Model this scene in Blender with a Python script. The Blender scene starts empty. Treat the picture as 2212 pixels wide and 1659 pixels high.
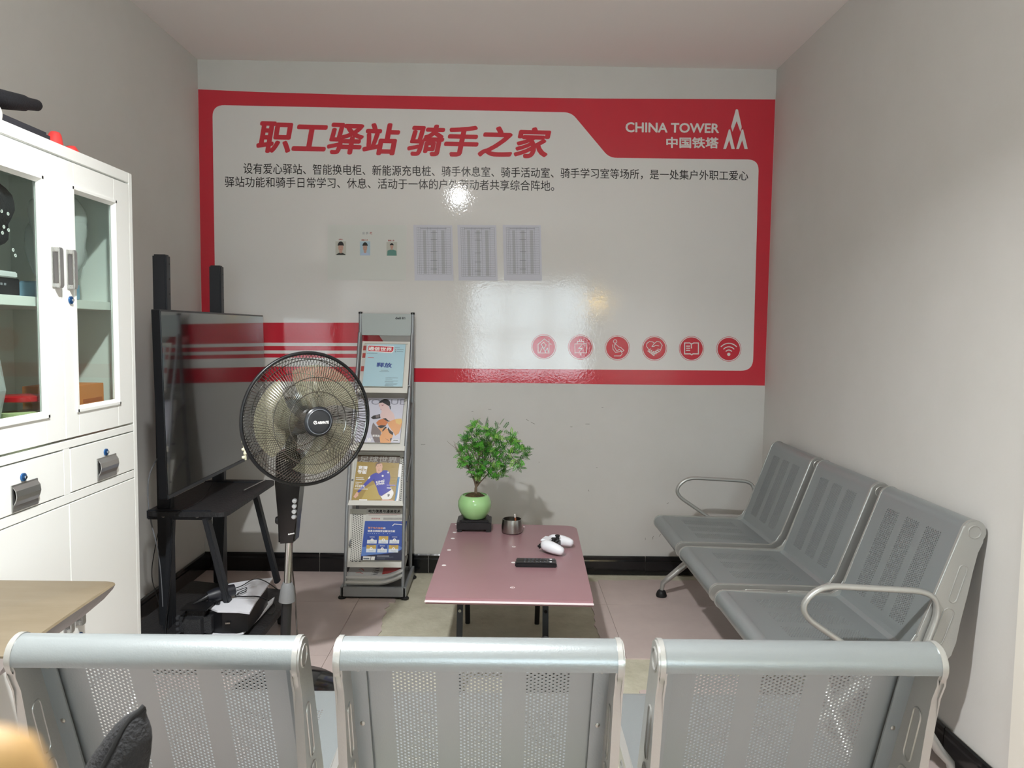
import bpy, bmesh, math, random
from mathutils import Vector, Matrix
random.seed(7)
C = bpy.context.scene.collection
S = bpy.context.scene
PI = math.pi

# ------------------------------------------------------------------ camera, world, light
CAM_F, CAM_YAW, CAM_PITCH, CAM_ROLL, CAM_H = 1634.64, 0.0101, 0.0697, 0.0138, 1.35
_fw = Vector((math.sin(CAM_YAW) * math.cos(CAM_PITCH), math.cos(CAM_YAW) * math.cos(CAM_PITCH), -math.sin(CAM_PITCH)))
_r0 = Vector((math.cos(CAM_YAW), -math.sin(CAM_YAW), 0)); _u0 = _r0.cross(_fw)
_rt = _r0 * math.cos(CAM_ROLL) + _u0 * math.sin(CAM_ROLL)
_up = _u0 * math.cos(CAM_ROLL) - _r0 * math.sin(CAM_ROLL)
CAM = Vector((0, 0, CAM_H))
cd = bpy.data.cameras.new('camera'); cam = bpy.data.objects.new('camera', cd); C.objects.link(cam)
cd.sensor_width = 36; cd.lens = 36 * CAM_F / 2212; cd.clip_start = 0.02; cd.clip_end = 100
M = Matrix((( _rt.x, _up.x, -_fw.x), (_rt.y, _up.y, -_fw.y), (_rt.z, _up.z, -_fw.z))).to_4x4()
M.translation = CAM; cam.matrix_world = M
cd.dof.use_dof = True; cd.dof.focus_distance = 2.3; cd.dof.aperture_fstop = cd.lens / 1.9   # 1.9 mm pupil, as a phone
S.camera = cam
S.view_settings.view_transform = 'Standard'; S.view_settings.look = 'None'
S.view_settings.exposure = 0.16; S.view_settings.gamma = 1; S.view_settings.use_curve_mapping = False
S.cycles.max_bounces = 10; S.cycles.diffuse_bounces = 5; S.cycles.glossy_bounces = 4
S.cycles.transparent_max_bounces = 24; S.cycles.use_denoising = True
S.cycles.caustics_reflective = False; S.cycles.caustics_refractive = False; S.cycles.sample_clamp_indirect = 6

w = bpy.data.worlds.new('world'); S.world = w; w.use_nodes = True
w.node_tree.nodes['Background'].inputs[0].default_value = (0.86, 0.93, 1.0, 1)
w.node_tree.nodes['Background'].inputs[1].default_value = 10.0
LAMP = Vector((-0.45, 1.14, 2.64))
def lamp_light(name, kind, power, loc, size, col=(0.975, 0.995, 1.0)):
    l = bpy.data.lights.new(name, kind); l.energy = power; l.color = col
    if kind == 'AREA': l.shape = 'DISK'; l.size = size; l.spread = math.radians(145)
    else: l.shadow_soft_size = size
    o = bpy.data.objects.new(name, l); C.objects.link(o); o.location = loc; return o
lamp_light('lamp_downlight', 'AREA', 64, LAMP + Vector((0, 0, -0.02)), 0.10)
lamp_light('lamp_glow', 'POINT', 14, LAMP + Vector((0, 0, -0.05)), 0.045)

# ------------------------------------------------------------------ helpers
def lin(c):
    c = c / 255.0
    return c / 12.92 if c <= 0.04045 else ((c + 0.055) / 1.055) ** 2.4
_m = {}
def mat(name, rgb=(200, 200, 200), rough=0.5, metal=0.0, noise=None, bump=None, trans=0.0, alpha=None, emit=None, spec=0.5, ior=None, coat=0.0):
    """noise=(scale, amount, rgb2)  bump=(scale, strength)"""
    if name in _m: return _m[name]
    m = bpy.data.materials.new(name); m.use_nodes = True; nt = m.node_tree; b = nt.nodes['Principled BSDF']
    col = (lin(rgb[0]), lin(rgb[1]), lin(rgb[2]), 1)
    b.inputs['Base Color'].default_value = col; b.inputs['Roughness'].default_value = rough
    b.inputs['Metallic'].default_value = metal; b.inputs['Specular IOR Level'].default_value = spec
    if coat: b.inputs['Coat Weight'].default_value = coat; b.inputs['Coat Roughness'].default_value = 0.08
    if trans: b.inputs['Transmission Weight'].default_value = trans
    if ior: b.inputs['IOR'].default_value = ior
    if alpha is not None: b.inputs['Alpha'].default_value = alpha
    if emit: b.inputs['Emission Color'].default_value = (lin(emit[0]), lin(emit[1]), lin(emit[2]), 1); b.inputs['Emission Strength'].default_value = emit[3]
    if noise or bump:
        tc = nt.nodes.new('ShaderNodeTexCoord')
    if noise:
        n = nt.nodes.new('ShaderNodeTexNoise'); n.inputs['Scale'].default_value = noise[0]; n.inputs['Detail'].default_value = 6
        n.inputs['Roughness'].default_value = 0.65
        r = nt.nodes.new('ShaderNodeValToRGB'); r.color_ramp.elements[0].position = 0.5 - 0.25 / noise[1] * 0.5; r.color_ramp.elements[1].position = 0.5 + 0.25 / noise[1] * 0.5
        r.color_ramp.elements[0].color = col; c2 = noise[2]; r.color_ramp.elements[1].color = (lin(c2[0]), lin(c2[1]), lin(c2[2]), 1)
        nt.links.new(tc.outputs['Object'], n.inputs['Vector']); nt.links.new(n.outputs['Fac'], r.inputs['Fac']); nt.links.new(r.outputs['Color'], b.inputs['Base Color'])
    if bump:
        n = nt.nodes.new('ShaderNodeTexNoise'); n.inputs['Scale'].default_value = bump[0]; n.inputs['Detail'].default_value = 4
        u = nt.nodes.new('ShaderNodeBump'); u.inputs['Strength'].default_value = bump[1]; u.inputs['Distance'].default_value = 0.01
        nt.links.new(tc.outputs['Object'], n.inputs['Vector']); nt.links.new(n.outputs['Fac'], u.inputs['Height']); nt.links.new(u.outputs['Normal'], b.inputs['Normal'])
    _m[name] = m; return m

def ray(px, py): return _fw + _rt * ((px - 1106) / CAM_F) - _up * ((py - 829.5) / CAM_F)
def at(px, py, axis, val):
    d = ray(px, py); t = (val - CAM[axis]) / d[axis]; return CAM + d * t
class Plane:
    """flat sheet in the room: photo pixel -> point of that sheet, h metres in front of it"""
    def __init__(s, p, n): s.p = Vector(p); s.n = Vector(n).normalized()
    def __call__(s, u, v, h=0.0):
        d = ray(u, v); t = (s.p - CAM).dot(s.n) / d.dot(s.n); return CAM + d * t + s.n * h

class B:
    def __init__(s): s.bm = bmesh.new(); s.mi = 0
    def faces(s, vs, fs, M=None):
        v = [s.bm.verts.new(M @ Vector(p) if M else Vector(p)) for p in vs]; out = []
        for f in fs:
            try: q = s.bm.faces.new([v[i] for i in f]); q.material_index = s.mi; out.append(q)
            except ValueError: pass
        return v, out
    def box(s, x0, x1, y0, y1, z0, z1, bev=0.0, seg=2, M=None):
        vs = [(x0, y0, z0), (x1, y0, z0), (x1, y1, z0), (x0, y1, z0), (x0, y0, z1), (x1, y0, z1), (x1, y1, z1), (x0, y1, z1)]
        v, f = s.faces(vs, [(3, 2, 1, 0), (4, 5, 6, 7), (0, 1, 5, 4), (1, 2, 6, 5), (2, 3, 7, 6), (3, 0, 4, 7)], M)
        if bev: bmesh.ops.bevel(s.bm, geom=list({e for q in f for e in q.edges}), offset=bev, segments=seg, affect='EDGES', material=s.mi)
        return s
    def beam(s, a, b, wx, wy, bev=0.0, up=(0, 0, 1)):
        a = Vector(a); b = Vector(b); z = (b - a).normalized(); x = z.cross(Vector(up))
        if x.length < 1e-4: x = Vector((1, 0, 0))
        x.normalize(); y = z.cross(x)
        M = Matrix(((x.x, y.x, z.x, a.x), (x.y, y.y, z.y, a.y), (x.z, y.z, z.z, a.z), (0, 0, 0, 1)))
        return s.box(-wx / 2, wx / 2, -wy / 2, wy / 2, 0, (b - a).length, bev, M=M)
    def tube(s, pts, r, n=8, closed=False, caps=True, flat=None):
        pts = [Vector(p) for p in pts]; m = len(pts); rings = []; prev = None
        for i, p in enumerate(pts):
            if closed: t = pts[(i + 1) % m] - pts[i - 1]
            else: t = pts[min(i + 1, m - 1)] - pts[max(i - 1, 0)]
            t.normalize()
            if prev is None:
                x = t.cross(Vector((0, 0, 1)));
                if x.length < 1e-3: x = t.cross(Vector((0, 1, 0)))
            else: x = prev - t * prev.dot(t)
            x.normalize(); prev = x; y = t.cross(x)
            rr = r[i] if isinstance(r, (list, tuple)) else r
            ry = rr * (flat or 1)
            rings.append([s.bm.verts.new(p + x * rr * math.cos(2 * PI * k / n) + y * ry * math.sin(2 * PI * k / n)) for k in range(n)])
        for i in range(m if closed else m - 1):
            a, b = rings[i], rings[(i + 1) % m]
            for k in range(n):
                f = s.bm.faces.new((a[k], a[(k + 1) % n], b[(k + 1) % n], b[k])); f.material_index = s.mi
        if caps and not closed:
            for rg in (rings[0][::-1], rings[-1]): f = s.bm.faces.new(rg); f.material_index = s.mi
        return s
    def lathe(s, prof, n=32, M=None, cap=True):
        M = M or Matrix(); rings = []
        for r, z in prof:
            rings.append([s.bm.verts.new(M @ Vector((r * math.cos(2 * PI * k / n), r * math.sin(2 * PI * k / n), z))) for k in range(n)])
        for a, b in zip(rings, rings[1:]):
            for k in range(n):
                f = s.bm.faces.new((a[k], a[(k + 1) % n], b[(k + 1) % n], b[k])); f.material_index = s.mi
        if cap:
            for rg in (rings[0][::-1], rings[-1]):
                f = s.bm.faces.new(rg); f.material_index = s.mi
        return s
    def prism(s, poly, fn, h0, h1):
        """poly of (u,v); fn(u,v,h)->point; walls between h0 and h1"""
        a = [s.bm.verts.new(fn(u, v, h0)) for u, v in poly]; b = [s.bm.verts.new(fn(u, v, h1)) for u, v in poly]; n = len(poly)
        for q in (a[::-1], b): f = s.bm.faces.new(q); f.material_index = s.mi
        for i in range(n): f = s.bm.faces.new((a[i], a[(i + 1) % n], b[(i + 1) % n], b[i])); f.material_index = s.mi
        return s
    def poly(s, pts, fn, h):
        f = s.bm.faces.new([s.bm.verts.new(fn(u, v, h)) for u, v in pts]); f.material_index = s.mi; return s
    def stroke(s, pts, wd, fn, h, closed=False):
        n = len(pts)
        for i in range(n if closed else n - 1):
            (x0, y0), (x1, y1) = pts[i], pts[(i + 1) % n]; L = math.hypot(x1 - x0, y1 - y0) or 1e-6
            dx, dy = (x1 - x0) / L * wd / 2, (y1 - y0) / L * wd / 2
            s.poly([(x0 - dx - dy, y0 - dy + dx), (x0 - dx + dy, y0 - dy - dx), (x1 + dx + dy, y1 + dy - dx), (x1 + dx - dy, y1 + dy + dx)], fn, h + (i % 7) * 1e-5)
        return s
    def disc(s, cx, cy, r, fn, h, n=32, r2=0.0):
        o = [(cx + r * math.cos(2 * PI * k / n), cy + r * math.sin(2 * PI * k / n)) for k in range(n)]
        if not r2: return s.poly(o, fn, h)
        q = [(cx + r2 * math.cos(2 * PI * k / n), cy + r2 * math.sin(2 * PI * k / n)) for k in range(n)]
        for k in range(n): s.poly([o[k], o[(k + 1) % n], q[(k + 1) % n], q[k]], fn, h)
        return s
    def build(s, name, mats, parent=None, smooth=None, world=True, kind=None, label=None):
        if isinstance(mats, bpy.types.Material): mats = [mats]
        bmesh.ops.recalc_face_normals(s.bm, faces=s.bm.faces)
        if parent is not None and world:
            off = parent.matrix_basis.translation.copy(); p = parent.parent
            while p: off += p.matrix_basis.translation; p = p.parent
            if off.length: bmesh.ops.translate(s.bm, verts=s.bm.verts, vec=-off)
        me = bpy.data.meshes.new(name); s.bm.to_mesh(me); s.bm.free()
        for m in mats: me.materials.append(m)
        if smooth is not None:
            me.shade_smooth()
            me.set_sharp_from_angle(angle=math.radians(smooth))
        o = bpy.data.objects.new(name, me); C.objects.link(o)
        if parent is not None: o.parent = parent
        if kind: o['kind'] = kind
        if label: o['label'] = label
        return o
def thing(name, label, cat, loc=(0, 0, 0), group=None):
    o = bpy.data.objects.new(name, None); C.objects.link(o); o.location = loc; o.empty_display_size = 0.05
    o['label'] = label; o['category'] = cat
    if group: o['group'] = group
    return o
def tag(o, label, cat, group=None):
    o['label'] = label; o['category'] = cat
    if group: o['group'] = group
    return o
def arc(cx, cy, r, a0, a1, n=8):
    return [(cx + r * math.cos(math.radians(a0 + (a1 - a0) * i / n)), cy + r * math.sin(math.radians(a0 + (a1 - a0) * i / n))) for i in range(n + 1)]
def rounded(pts, radii, n=6):
    """round the corners of a polygon given in (u,v)"""
    out = []; N = len(pts)
    for i, p in enumerate(pts):
        r = radii[i] if isinstance(radii, (list, tuple)) else radii
        P = Vector(p); a = (Vector(pts[i - 1]) - P); b = (Vector(pts[(i + 1) % N]) - P)
        if r <= 0: out.append(tuple(P)); continue
        A = P + a.normalized() * min(r, a.length * 0.49); Bq = P + b.normalized() * min(r, b.length * 0.49)
        for k in range(n + 1):
            t = k / n; out.append(tuple(A * (1 - t) ** 2 + P * 2 * t * (1 - t) + Bq * t * t))
    return out
_tx = {}
def text_into(b, txt, quad, fn, h, bold=0.0, fit='ink'):
    """set the word so that its ink box fills quad = TL,TR,BR,BL (u,v)"""
    key = txt
    if key not in _tx:
        cu = bpy.data.curves.new('t', 'FONT'); cu.body = txt; cu.resolution_u = 3; 
        o = bpy.data.objects.new('t', cu); C.objects.link(o); dg = bpy.context.evaluated_depsgraph_get()
        me = bpy.data.meshes.new_from_object(o.evaluated_get(dg))
        vs = [(v.co.x, v.co.y) for v in me.vertices]; fs = [tuple(p.vertices) for p in me.polygons]
        bpy.data.objects.remove(o); bpy.data.curves.remove(cu); bpy.data.meshes.remove(me); _tx[key] = (vs, fs)
    vs, fs = _tx[key]
    if not vs: return
    x0 = min(v[0] for v in vs); x1 = max(v[0] for v in vs); y0 = min(v[1] for v in vs); y1 = max(v[1] for v in vs)
    TL, TR, BR, BL = [Vector(q) for q in quad]
    n = 0 if bold <= 0 else (4 if bold < .015 else 8)
    for k in range(n + 1):
        ox, oy = (0, 0) if k == 0 else (bold * math.cos(2 * PI * k / n), bold * math.sin(2 * PI * k / n)); V = []
        for x, y in vs:
            u = (x + ox - x0 + bold) / (x1 - x0 + 2 * bold); t = (y1 + bold - y - oy) / max(y1 - y0 + 2 * bold, 1e-6)
            q = (TL * (1 - u) + TR * u) * (1 - t) + (BL * (1 - u) + BR * u) * t
            V.append(fn(q.x, q.y, h + k * 2e-5))
        b.faces(V, fs)
def qr(x0, y0, x1, y1, dx=0): return [(x0 + dx, y0), (x1 + dx, y0), (x1, y1), (x0, y1)]

# ------------------------------------------------------------------ materials
wallm = mat('wall_paint', (208, 206, 202), 0.75, noise=(3.0, 0.5, (203, 201, 196)), bump=(60, 0.04))
ceilm = mat('ceiling_paint', (240, 234, 231), 0.8, bump=(50, 0.04))
whitew = mat('white_gloss_paint', (228, 224, 214), 0.5, bump=(25, 0.08))
blackt = mat('black_glazed_tile', (17, 18, 20), 0.14, bump=(14, 0.12))
grout = mat('pale_grout', (150, 146, 138), 0.9)
tilem = mat('pink_beige_tile', (204, 188, 182), 0.33, noise=(9, 0.45, (193, 176, 171)))
cement = mat('bare_cement', (204, 200, 180), 0.85, noise=(9, 0.6, (182, 178, 156)), bump=(40, 0.35))
silver = mat('silver_powder_paint', (144, 150, 151), 0.30, 0.45, bump=(300, 0.05))
castm = mat('cast_aluminium', (176, 176, 172), 0.32, 0.55, bump=(200, 0.05))
blackm = mat('black_steel', (24, 25, 28), 0.42)
blackp = mat('black_plastic', (16, 17, 20), 0.35)
rubber = mat('black_rubber', (14, 14, 15), 0.6)
chrome = mat('chrome', (205, 205, 205), 0.12, 1.0)
steel = mat('brushed_steel', (170, 168, 162), 0.28, 1.0, bump=(150, 0.05))
cabm = mat('white_cabinet_paint', (238, 239, 235), 0.38)
def glass_mat(name, tint, rough=0.02, refl=1.0):
    m = bpy.data.materials.new(name); m.use_nodes = True; nt = m.node_tree; nt.nodes.clear()
    o = nt.nodes.new('ShaderNodeOutputMaterial'); t = nt.nodes.new('ShaderNodeBsdfTransparent'); g = nt.nodes.new('ShaderNodeBsdfGlossy')
    t.inputs[0].default_value = (*[lin(c) for c in tint], 1); g.inputs['Roughness'].default_value = rough
    f = nt.nodes.new('ShaderNodeFresnel'); f.inputs[0].default_value = 1.45; x = nt.nodes.new('ShaderNodeMixShader')
    ge = nt.nodes.new('ShaderNodeNewGeometry'); mu = nt.nodes.new('ShaderNodeMath'); mu.operation = 'SUBTRACT'; mu.use_clamp = True
    nt.links.new(f.outputs[0], mu.inputs[0]); nt.links.new(ge.outputs['Backfacing'], mu.inputs[1]); nt.links.new(mu.outputs[0], x.inputs[0]); nt.links.new(t.outputs[0], x.inputs[1]); nt.links.new(g.outputs[0], x.inputs[2]); nt.links.new(x.outputs[0], o.inputs[0])
    return m
glassm = glass_mat('pale_green_glass', (238, 244, 241))
windowm = glass_mat('window_glass', (240, 245, 245))

# ------------------------------------------------------------------ room
D, XL, XR, H, YR = 4.155, -1.657, 1.439, 2.77, -2.8
def struct(name, b, m, parent=None, **k): 
    o = b.build(name, m, parent, **k); o['kind'] = 'structure'; return o
struct('wall_back', B().box(XL - .1, XR + .1, D, D + .1, -.1, H + .1), wallm)
struct('wall_left', B().box(XL - .1, XL, YR, D, -.1, H + .1), wallm)
struct('wall_right', B().box(XR, XR + .1, 2.035, D, -.1, H + .1), wallm)
struct('trim_1', B().box(XR - .012, XR + .1, YR, 2.035, -.1, H, bev=.004), whitew)
b = B(); wx0, wx1, wz0, wz1 = -.55, 1.25, .62, 2.1
b.box(XL, wx0, YR - .1, YR, -.1, H + .1); b.box(wx1, XR + .1, YR - .1, YR, -.1, H + .1)
b.box(wx0, wx1, YR - .1, YR, -.1, wz0); b.box(wx0, wx1, YR - .1, YR, wz1, H + .1)
struct('wall_rear', b, wallm)
b = B()
for x in (wx0 + .02, .03, .62, wx1 - .02): b.box(x - .03, x + .03, YR - .07, YR - .02, wz0, wz1, .004)
for z in (wz0 + .02, 1.3, wz1 - .02): b.box(wx0, wx1, YR - .066, YR - .024, z - .03, z + .03, .004)
win = struct('window_1', b, whitew)
B().box(wx0, wx1, YR - .05, YR - .045, wz0, wz1).build('pane', windowm, win)
struct('ceiling', B().box(XL - .1, XR + .1, YR - .1, D + .1, H, H + .1), ceilm)

# floor: bare cement slab carrying thin tiles; a strip has lost its tiles
fl = struct('floor', B().box(XL - .1, XR + .1, YR - .1, D + .1, -.12, -.005), cement)
def jag(p, q, amp, n):
    out = []
    for i in range(1, n):
        t = i / n; P = Vector(p) * (1 - t) + Vector(q) * t; d = (Vector(q) - Vector(p)).normalized()
        out.append(tuple(P + Vector((-d.y, d.x)) * random.uniform(-amp, amp)))
    return out
def tile(poly): 
    B().prism(poly, lambda u, v, h: Vector((u, v, h)), -.0055, 0).build('tile', tilem, fl)
S_T, GX, GY, g = .6195, -.715, 3.055, .0008
cols = [(GX + S_T * i, GX + S_T * (i + 1)) for i in range(-2, 4)]
rows = [(GY + S_T * j, GY + S_T * (j + 1)) for j in range(-6, 2)]
CX0, CX1 = -.55, .425       # bare strip
for (x0, x1) in cols:
    for (y0, y1) in rows:
        x0_, x1_, y0_, y1_ = max(x0, XL) + g, min(x1, XR) - g, y0 + g, min(y1, D) - g
        if x1_ - x0_ < .02 or y1_ - y0_ < .02: continue
        if y0 < 1.0 or x1 < CX0 + .01:                                       # whole tiles
            tile([(x0_, y0_), (x1_, y0_), (x1_, y1_), (x0_, y1_)]); continue
        if x0 < CX0 < x1:                                                    # broken along its right side
            e = jag((CX0 + .02, y0_), (CX0 - .01, y1_), .012, 14)
            tile([(x0_, y0_), (CX0 + .02, y0_)] + e + [(CX0 - .01, y1_), (x0_, y1_)]); continue
        yt = y1_
        if x0 < CX1 < x1:                                                    # narrow remnant right of the strip
            if y0 > 2.9: 
                yt = min(y1_, 4.02)
                e = jag((CX1 + .02, yt), (CX1, y0_), .008, 14)
                tile([(CX1, y0_), (x1_, y0_), (x1_, yt)] + [(CX1 + .02, yt)] + e)
            continue
        if x0 >= CX1:
            if y1 > 3.7 and y1 > D:                                          # cut short before the wall
                tile([(x0_, y0_), (x1_, y0_), (x1_, 4.055)] + jag((x1_, 4.055), (x0_, 4.05), .01, 12) + [(x0_, 4.05)])
            elif y0 < 2.9 < y1:
                if x0 < .6:                                                  # broken tile, a patch is missing
                    tile([(x0_, y0_), (x1_, y0_), (x1_, 2.90), (.74, 2.90)] + jag((.74, 2.90), (.62, 2.78), .014, 6) + [(.62, 2.78)] + jag((.62, 2.78), (x0_, 2.77), .008, 6) + [(x0_, 2.77)])
                    tile([(.60, 2.965), (.75, 2.955), (.9, 2.96), (.92, 3.0), (.74, 3.03), (.66, 3.005), (.61, 3.0)])
                else: tile([(x0_, y0_), (x1_, y0_), (x1_, y1_), (x0_ + .18, y1_)] + jag((x0_ + .18, y1_), (x0_ + .12, 2.85), .012, 6) + [(x0_ + .12, 2.85), (x0_, 2.83)])
            else: tile([(x0_, y0_), (x1_, y0_), (x1_, yt), (x0_, yt)])
            continue
# black skirting tiles with pale joints
HB = .105
def skirting(name, along, joints, fixed, sgn):
    """tiles between joints; profile with a small step on top"""
    if along == 'x': base = B().box(joints[0], joints[-1], fixed - .008, fixed, 0, HB - .004)
    else: base = B().box(min(fixed, fixed + .008 * sgn), max(fixed, fixed + .008 * sgn), joints[0], joints[-1], 0, HB - .004)
    o = struct(name, base, grout)
    prof = [(.008, .001), (.016, .001), (.016, .075), (.014, .082), (.014, .098), (.010, .105), (.008, .105)]
    for j0, j1 in zip(joints, joints[1:]):
        q = B()
        if along == 'x': q.prism(prof, lambda u, v, h: Vector((h, fixed - u, v)), j0 + .0015, j1 - .0015)
        else: q.prism(prof, lambda u, v, h: Vector((fixed + sgn * u, h, v)), j0 + .0015, j1 - .0015)
        q.build('tile', blackt, o)
skirting('baseboard_back', 'x', [XL + .004, -1.62, -1.015, -.41, .195, .80, 1.405, XR - .004], D, 1)
skirting('baseboard_left', 'y', [YR] + [-2.51 + .605 * i for i in range(11)] + [D - .017], XL, 1)
skirting('baseboard_right', 'y', [2.04, 2.33, 2.935, 3.54, D - .017], XR, -1)

sc = B(); wq = Plane((0, D, 0), (0, -1, 0))
for (x, y, dx, dy) in ((910, 960, 8, 0), (1137, 906, 5, 3), (1147, 912, 8, 4), (1118, 932, 1, 5), (1019, 889, 3, 0), (1076, 913, 1, 4), (1078, 923, 2, 1), (1232, 922, 4, 0), (1265, 916, 8, 0), (1055, 884, 6, 0), (1271, 1058, 1, 3), (1410, 1161, 0, 4), (1412, 1158, -3, 4), (1427, 1154, -3, 5), (1394, 1162, 0, 4), (1441, 1088, 3, -2), (1164, 998, 1, 1), (1300, 880, 3, 0), (1288, 1010, 2, 0)):
    sc.stroke([(x, y), (x + dx, y + dy)], .9, wq, .0006)
sc.build('scuff_marks', mat('scuff_grey', (128, 124, 116), .9), bpy.data.objects['wall_back'], kind='stuff')

# lamp on the ceiling above the photographer
t = thing('ceiling_lamp', 'round white ceiling lamp above the row of seats', 'lamp', (LAMP.x, LAMP.y, H))
B().lathe([(.0, 0), (.075, 0), (.07, -.03), (.04, -.05), (.0, -.05)][::-1], 32, Matrix.Translation((LAMP.x, LAMP.y, H)), cap=False).build('lamp_base', whitew, t, 40)
B().lathe([(.03, -.05), (.035, -.09), (.058, -.115), (.06, -.13), (.0, -.14)][::-1], 32, Matrix.Translation((LAMP.x, LAMP.y, H)), cap=False).build('bulb', mat('frosted_bulb', (250, 248, 240), .4, emit=(255, 248, 235, 6)), t, 60)
t = thing('wall_lamp', 'small warm yellow lamp on the rear wall beside the window', 'lamp', (1.33, YR, 1.78))
B().box(1.28, 1.38, YR, YR + .02, 1.70, 1.86, .004).build('back_plate', whitew, t)
B().lathe([(.0, -.07), (.035, -.06), (.05, -.02), (.05, .02), (.035, .06), (.0, .07)], 20, Matrix.Translation((1.33, YR + .075, 1.78)), cap=False).build('bulb', mat('warm_bulb', (255, 220, 140), .4, emit=(255, 214, 110, 34)), t, 60)

# ------------------------------------------------------------------ wall poster
def film(name, rgb):
    m = mat(name, rgb, 0.06, spec=0.5); nt = m.node_tree; bs = nt.nodes['Principled BSDF']
    tc = nt.nodes.new('ShaderNodeTexCoord'); n1 = nt.nodes.new('ShaderNodeTexNoise'); n1.inputs['Scale'].default_value = 80; n1.inputs['Detail'].default_value = 1.5; n1.inputs['Distortion'].default_value = 0.8
    n2 = nt.nodes.new('ShaderNodeTexNoise'); n2.inputs['Scale'].default_value = 4
    ad = nt.nodes.new('ShaderNodeMath'); ad.operation = 'MULTIPLY_ADD'; ad.inputs[1].default_value = 1.2
    u = nt.nodes.new('ShaderNodeBump'); u.inputs['Strength'].default_value = 0.055; u.inputs['Distance'].default_value = 0.004
    nt.links.new(tc.outputs['Object'], n1.inputs['Vector']); nt.links.new(tc.outputs['Object'], n2.inputs['Vector'])
    nt.links.new(n2.outputs['Fac'], ad.inputs[0]); nt.links.new(n1.outputs['Fac'], ad.inputs[2]); nt.links.new(ad.outputs[0], u.inputs['Height']); nt.links.new(u.outputs['Normal'], bs.inputs['Normal'])
    return m
f_red = film('red_film', (204, 52, 66)); f_white = film('white_film', (226, 223, 220)); f_ink = film('black_ink_film', (40, 38, 38))
wp = Plane((0, D, 0), (0, -1, 0))
ps = thing('wall_poster', 'large glossy red and white poster with big red Chinese title on the back wall', 'poster', (0, D, 1.06))
edge = [(425, 193), (560, 199), (800, 206), (1050, 210), (1300, 213), (1676, 215), (1671, 330), (1664, 560), (1652, 833), (1600, 832), (1500, 832), (1300, 830), (1100, 827), (893, 825), (700, 824), (560, 824), (438, 823), (436, 700), (430, 430)]
edge_ = []
for k, (u, v) in enumerate(edge):
    p = wp(u, v); p.x = min(max(p.x, XL + .002), XR - .002); edge_.append((p.x, p.z))
B().prism(edge_, lambda u, v, h: Vector((u, D - h, v)), 0, .0012).build('poster_sheet', f_red, ps)
inner = rounded([(459, 227), (1234, 243), (1316, 341), (1639, 345), (1626, 801), (868, 795), (800, 697), (466, 697)], [26, 16, 16, 24, 26, 0, 0, 0], 8)
B().poly(inner, wp, .0018).build('white_field', f_white, ps)
b = B()
for (a0, a1), (c0, c1) in (((740, 747), (741, 748)), ((756.5, 763.5), (757.5, 764.5)), ((772, 791.5), (773, 792.5))):
    b.poly([(437, a0), (835, c0), (845, c1), (437, a1)], wp, .0018)
b.build('white_stripe', f_white, ps)
b = B(); text_into(b, '职工驿站 骑手之家', [(563, 258), (1196, 276), (1181, 343), (551, 330)], wp, .0024, bold=.034)
b.build('title_lettering', f_red, ps, kind='stuff')
b = B()
text_into(b, '设有爱心驿站、智能换电柜、新能源充电桩、骑手休息室、骑手活动室、骑手学习室等场所，是一处集户外职工爱心', [(526, 352), (1616, 369), (1616, 391), (526, 376)], wp, .0024, bold=.006)
b.build('body_lettering', f_ink, ps, kind='stuff'); b = B()
text_into(b, '驿站功能和骑手日常学习、休息、活动于一体的户外劳动者共享综合阵地。', [(486, 381), (1197, 390), (1197, 413), (486, 404)], wp, .0024, bold=.004)
b.build('body_lettering', f_ink, ps, kind='stuff')
b = B(); text_into(b, 'CHINA TOWER', [(1351, 264), (1554, 267), (1553, 288), (1351, 286)], wp, .0024, bold=.026)
text_into(b, '中国铁塔', [(1439, 296), (1552, 297), (1552, 321), (1439, 320)], wp, .0024, bold=.026)
for pts in ([(1591, 236), (1594, 237), (1602, 275), (1599, 285), (1591, 262), (1582, 285), (1579, 274), (1589, 237)],
            [(1577, 280), (1587, 322), (1580, 322), (1575, 303), (1568, 322), (1562, 322), (1574, 280)],
            [(1605, 280), (1615, 322), (1608, 322), (1603, 303), (1596, 322), (1590, 322), (1602, 280)]):
    b.poly(pts, wp, .0024)
b.build('logo', f_white, ps)
ICX = [(1174.5, 749), (1254, 750), (1333.5, 751.5), (1413.5, 752.5), (1493.5, 753), (1574, 754)]
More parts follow.
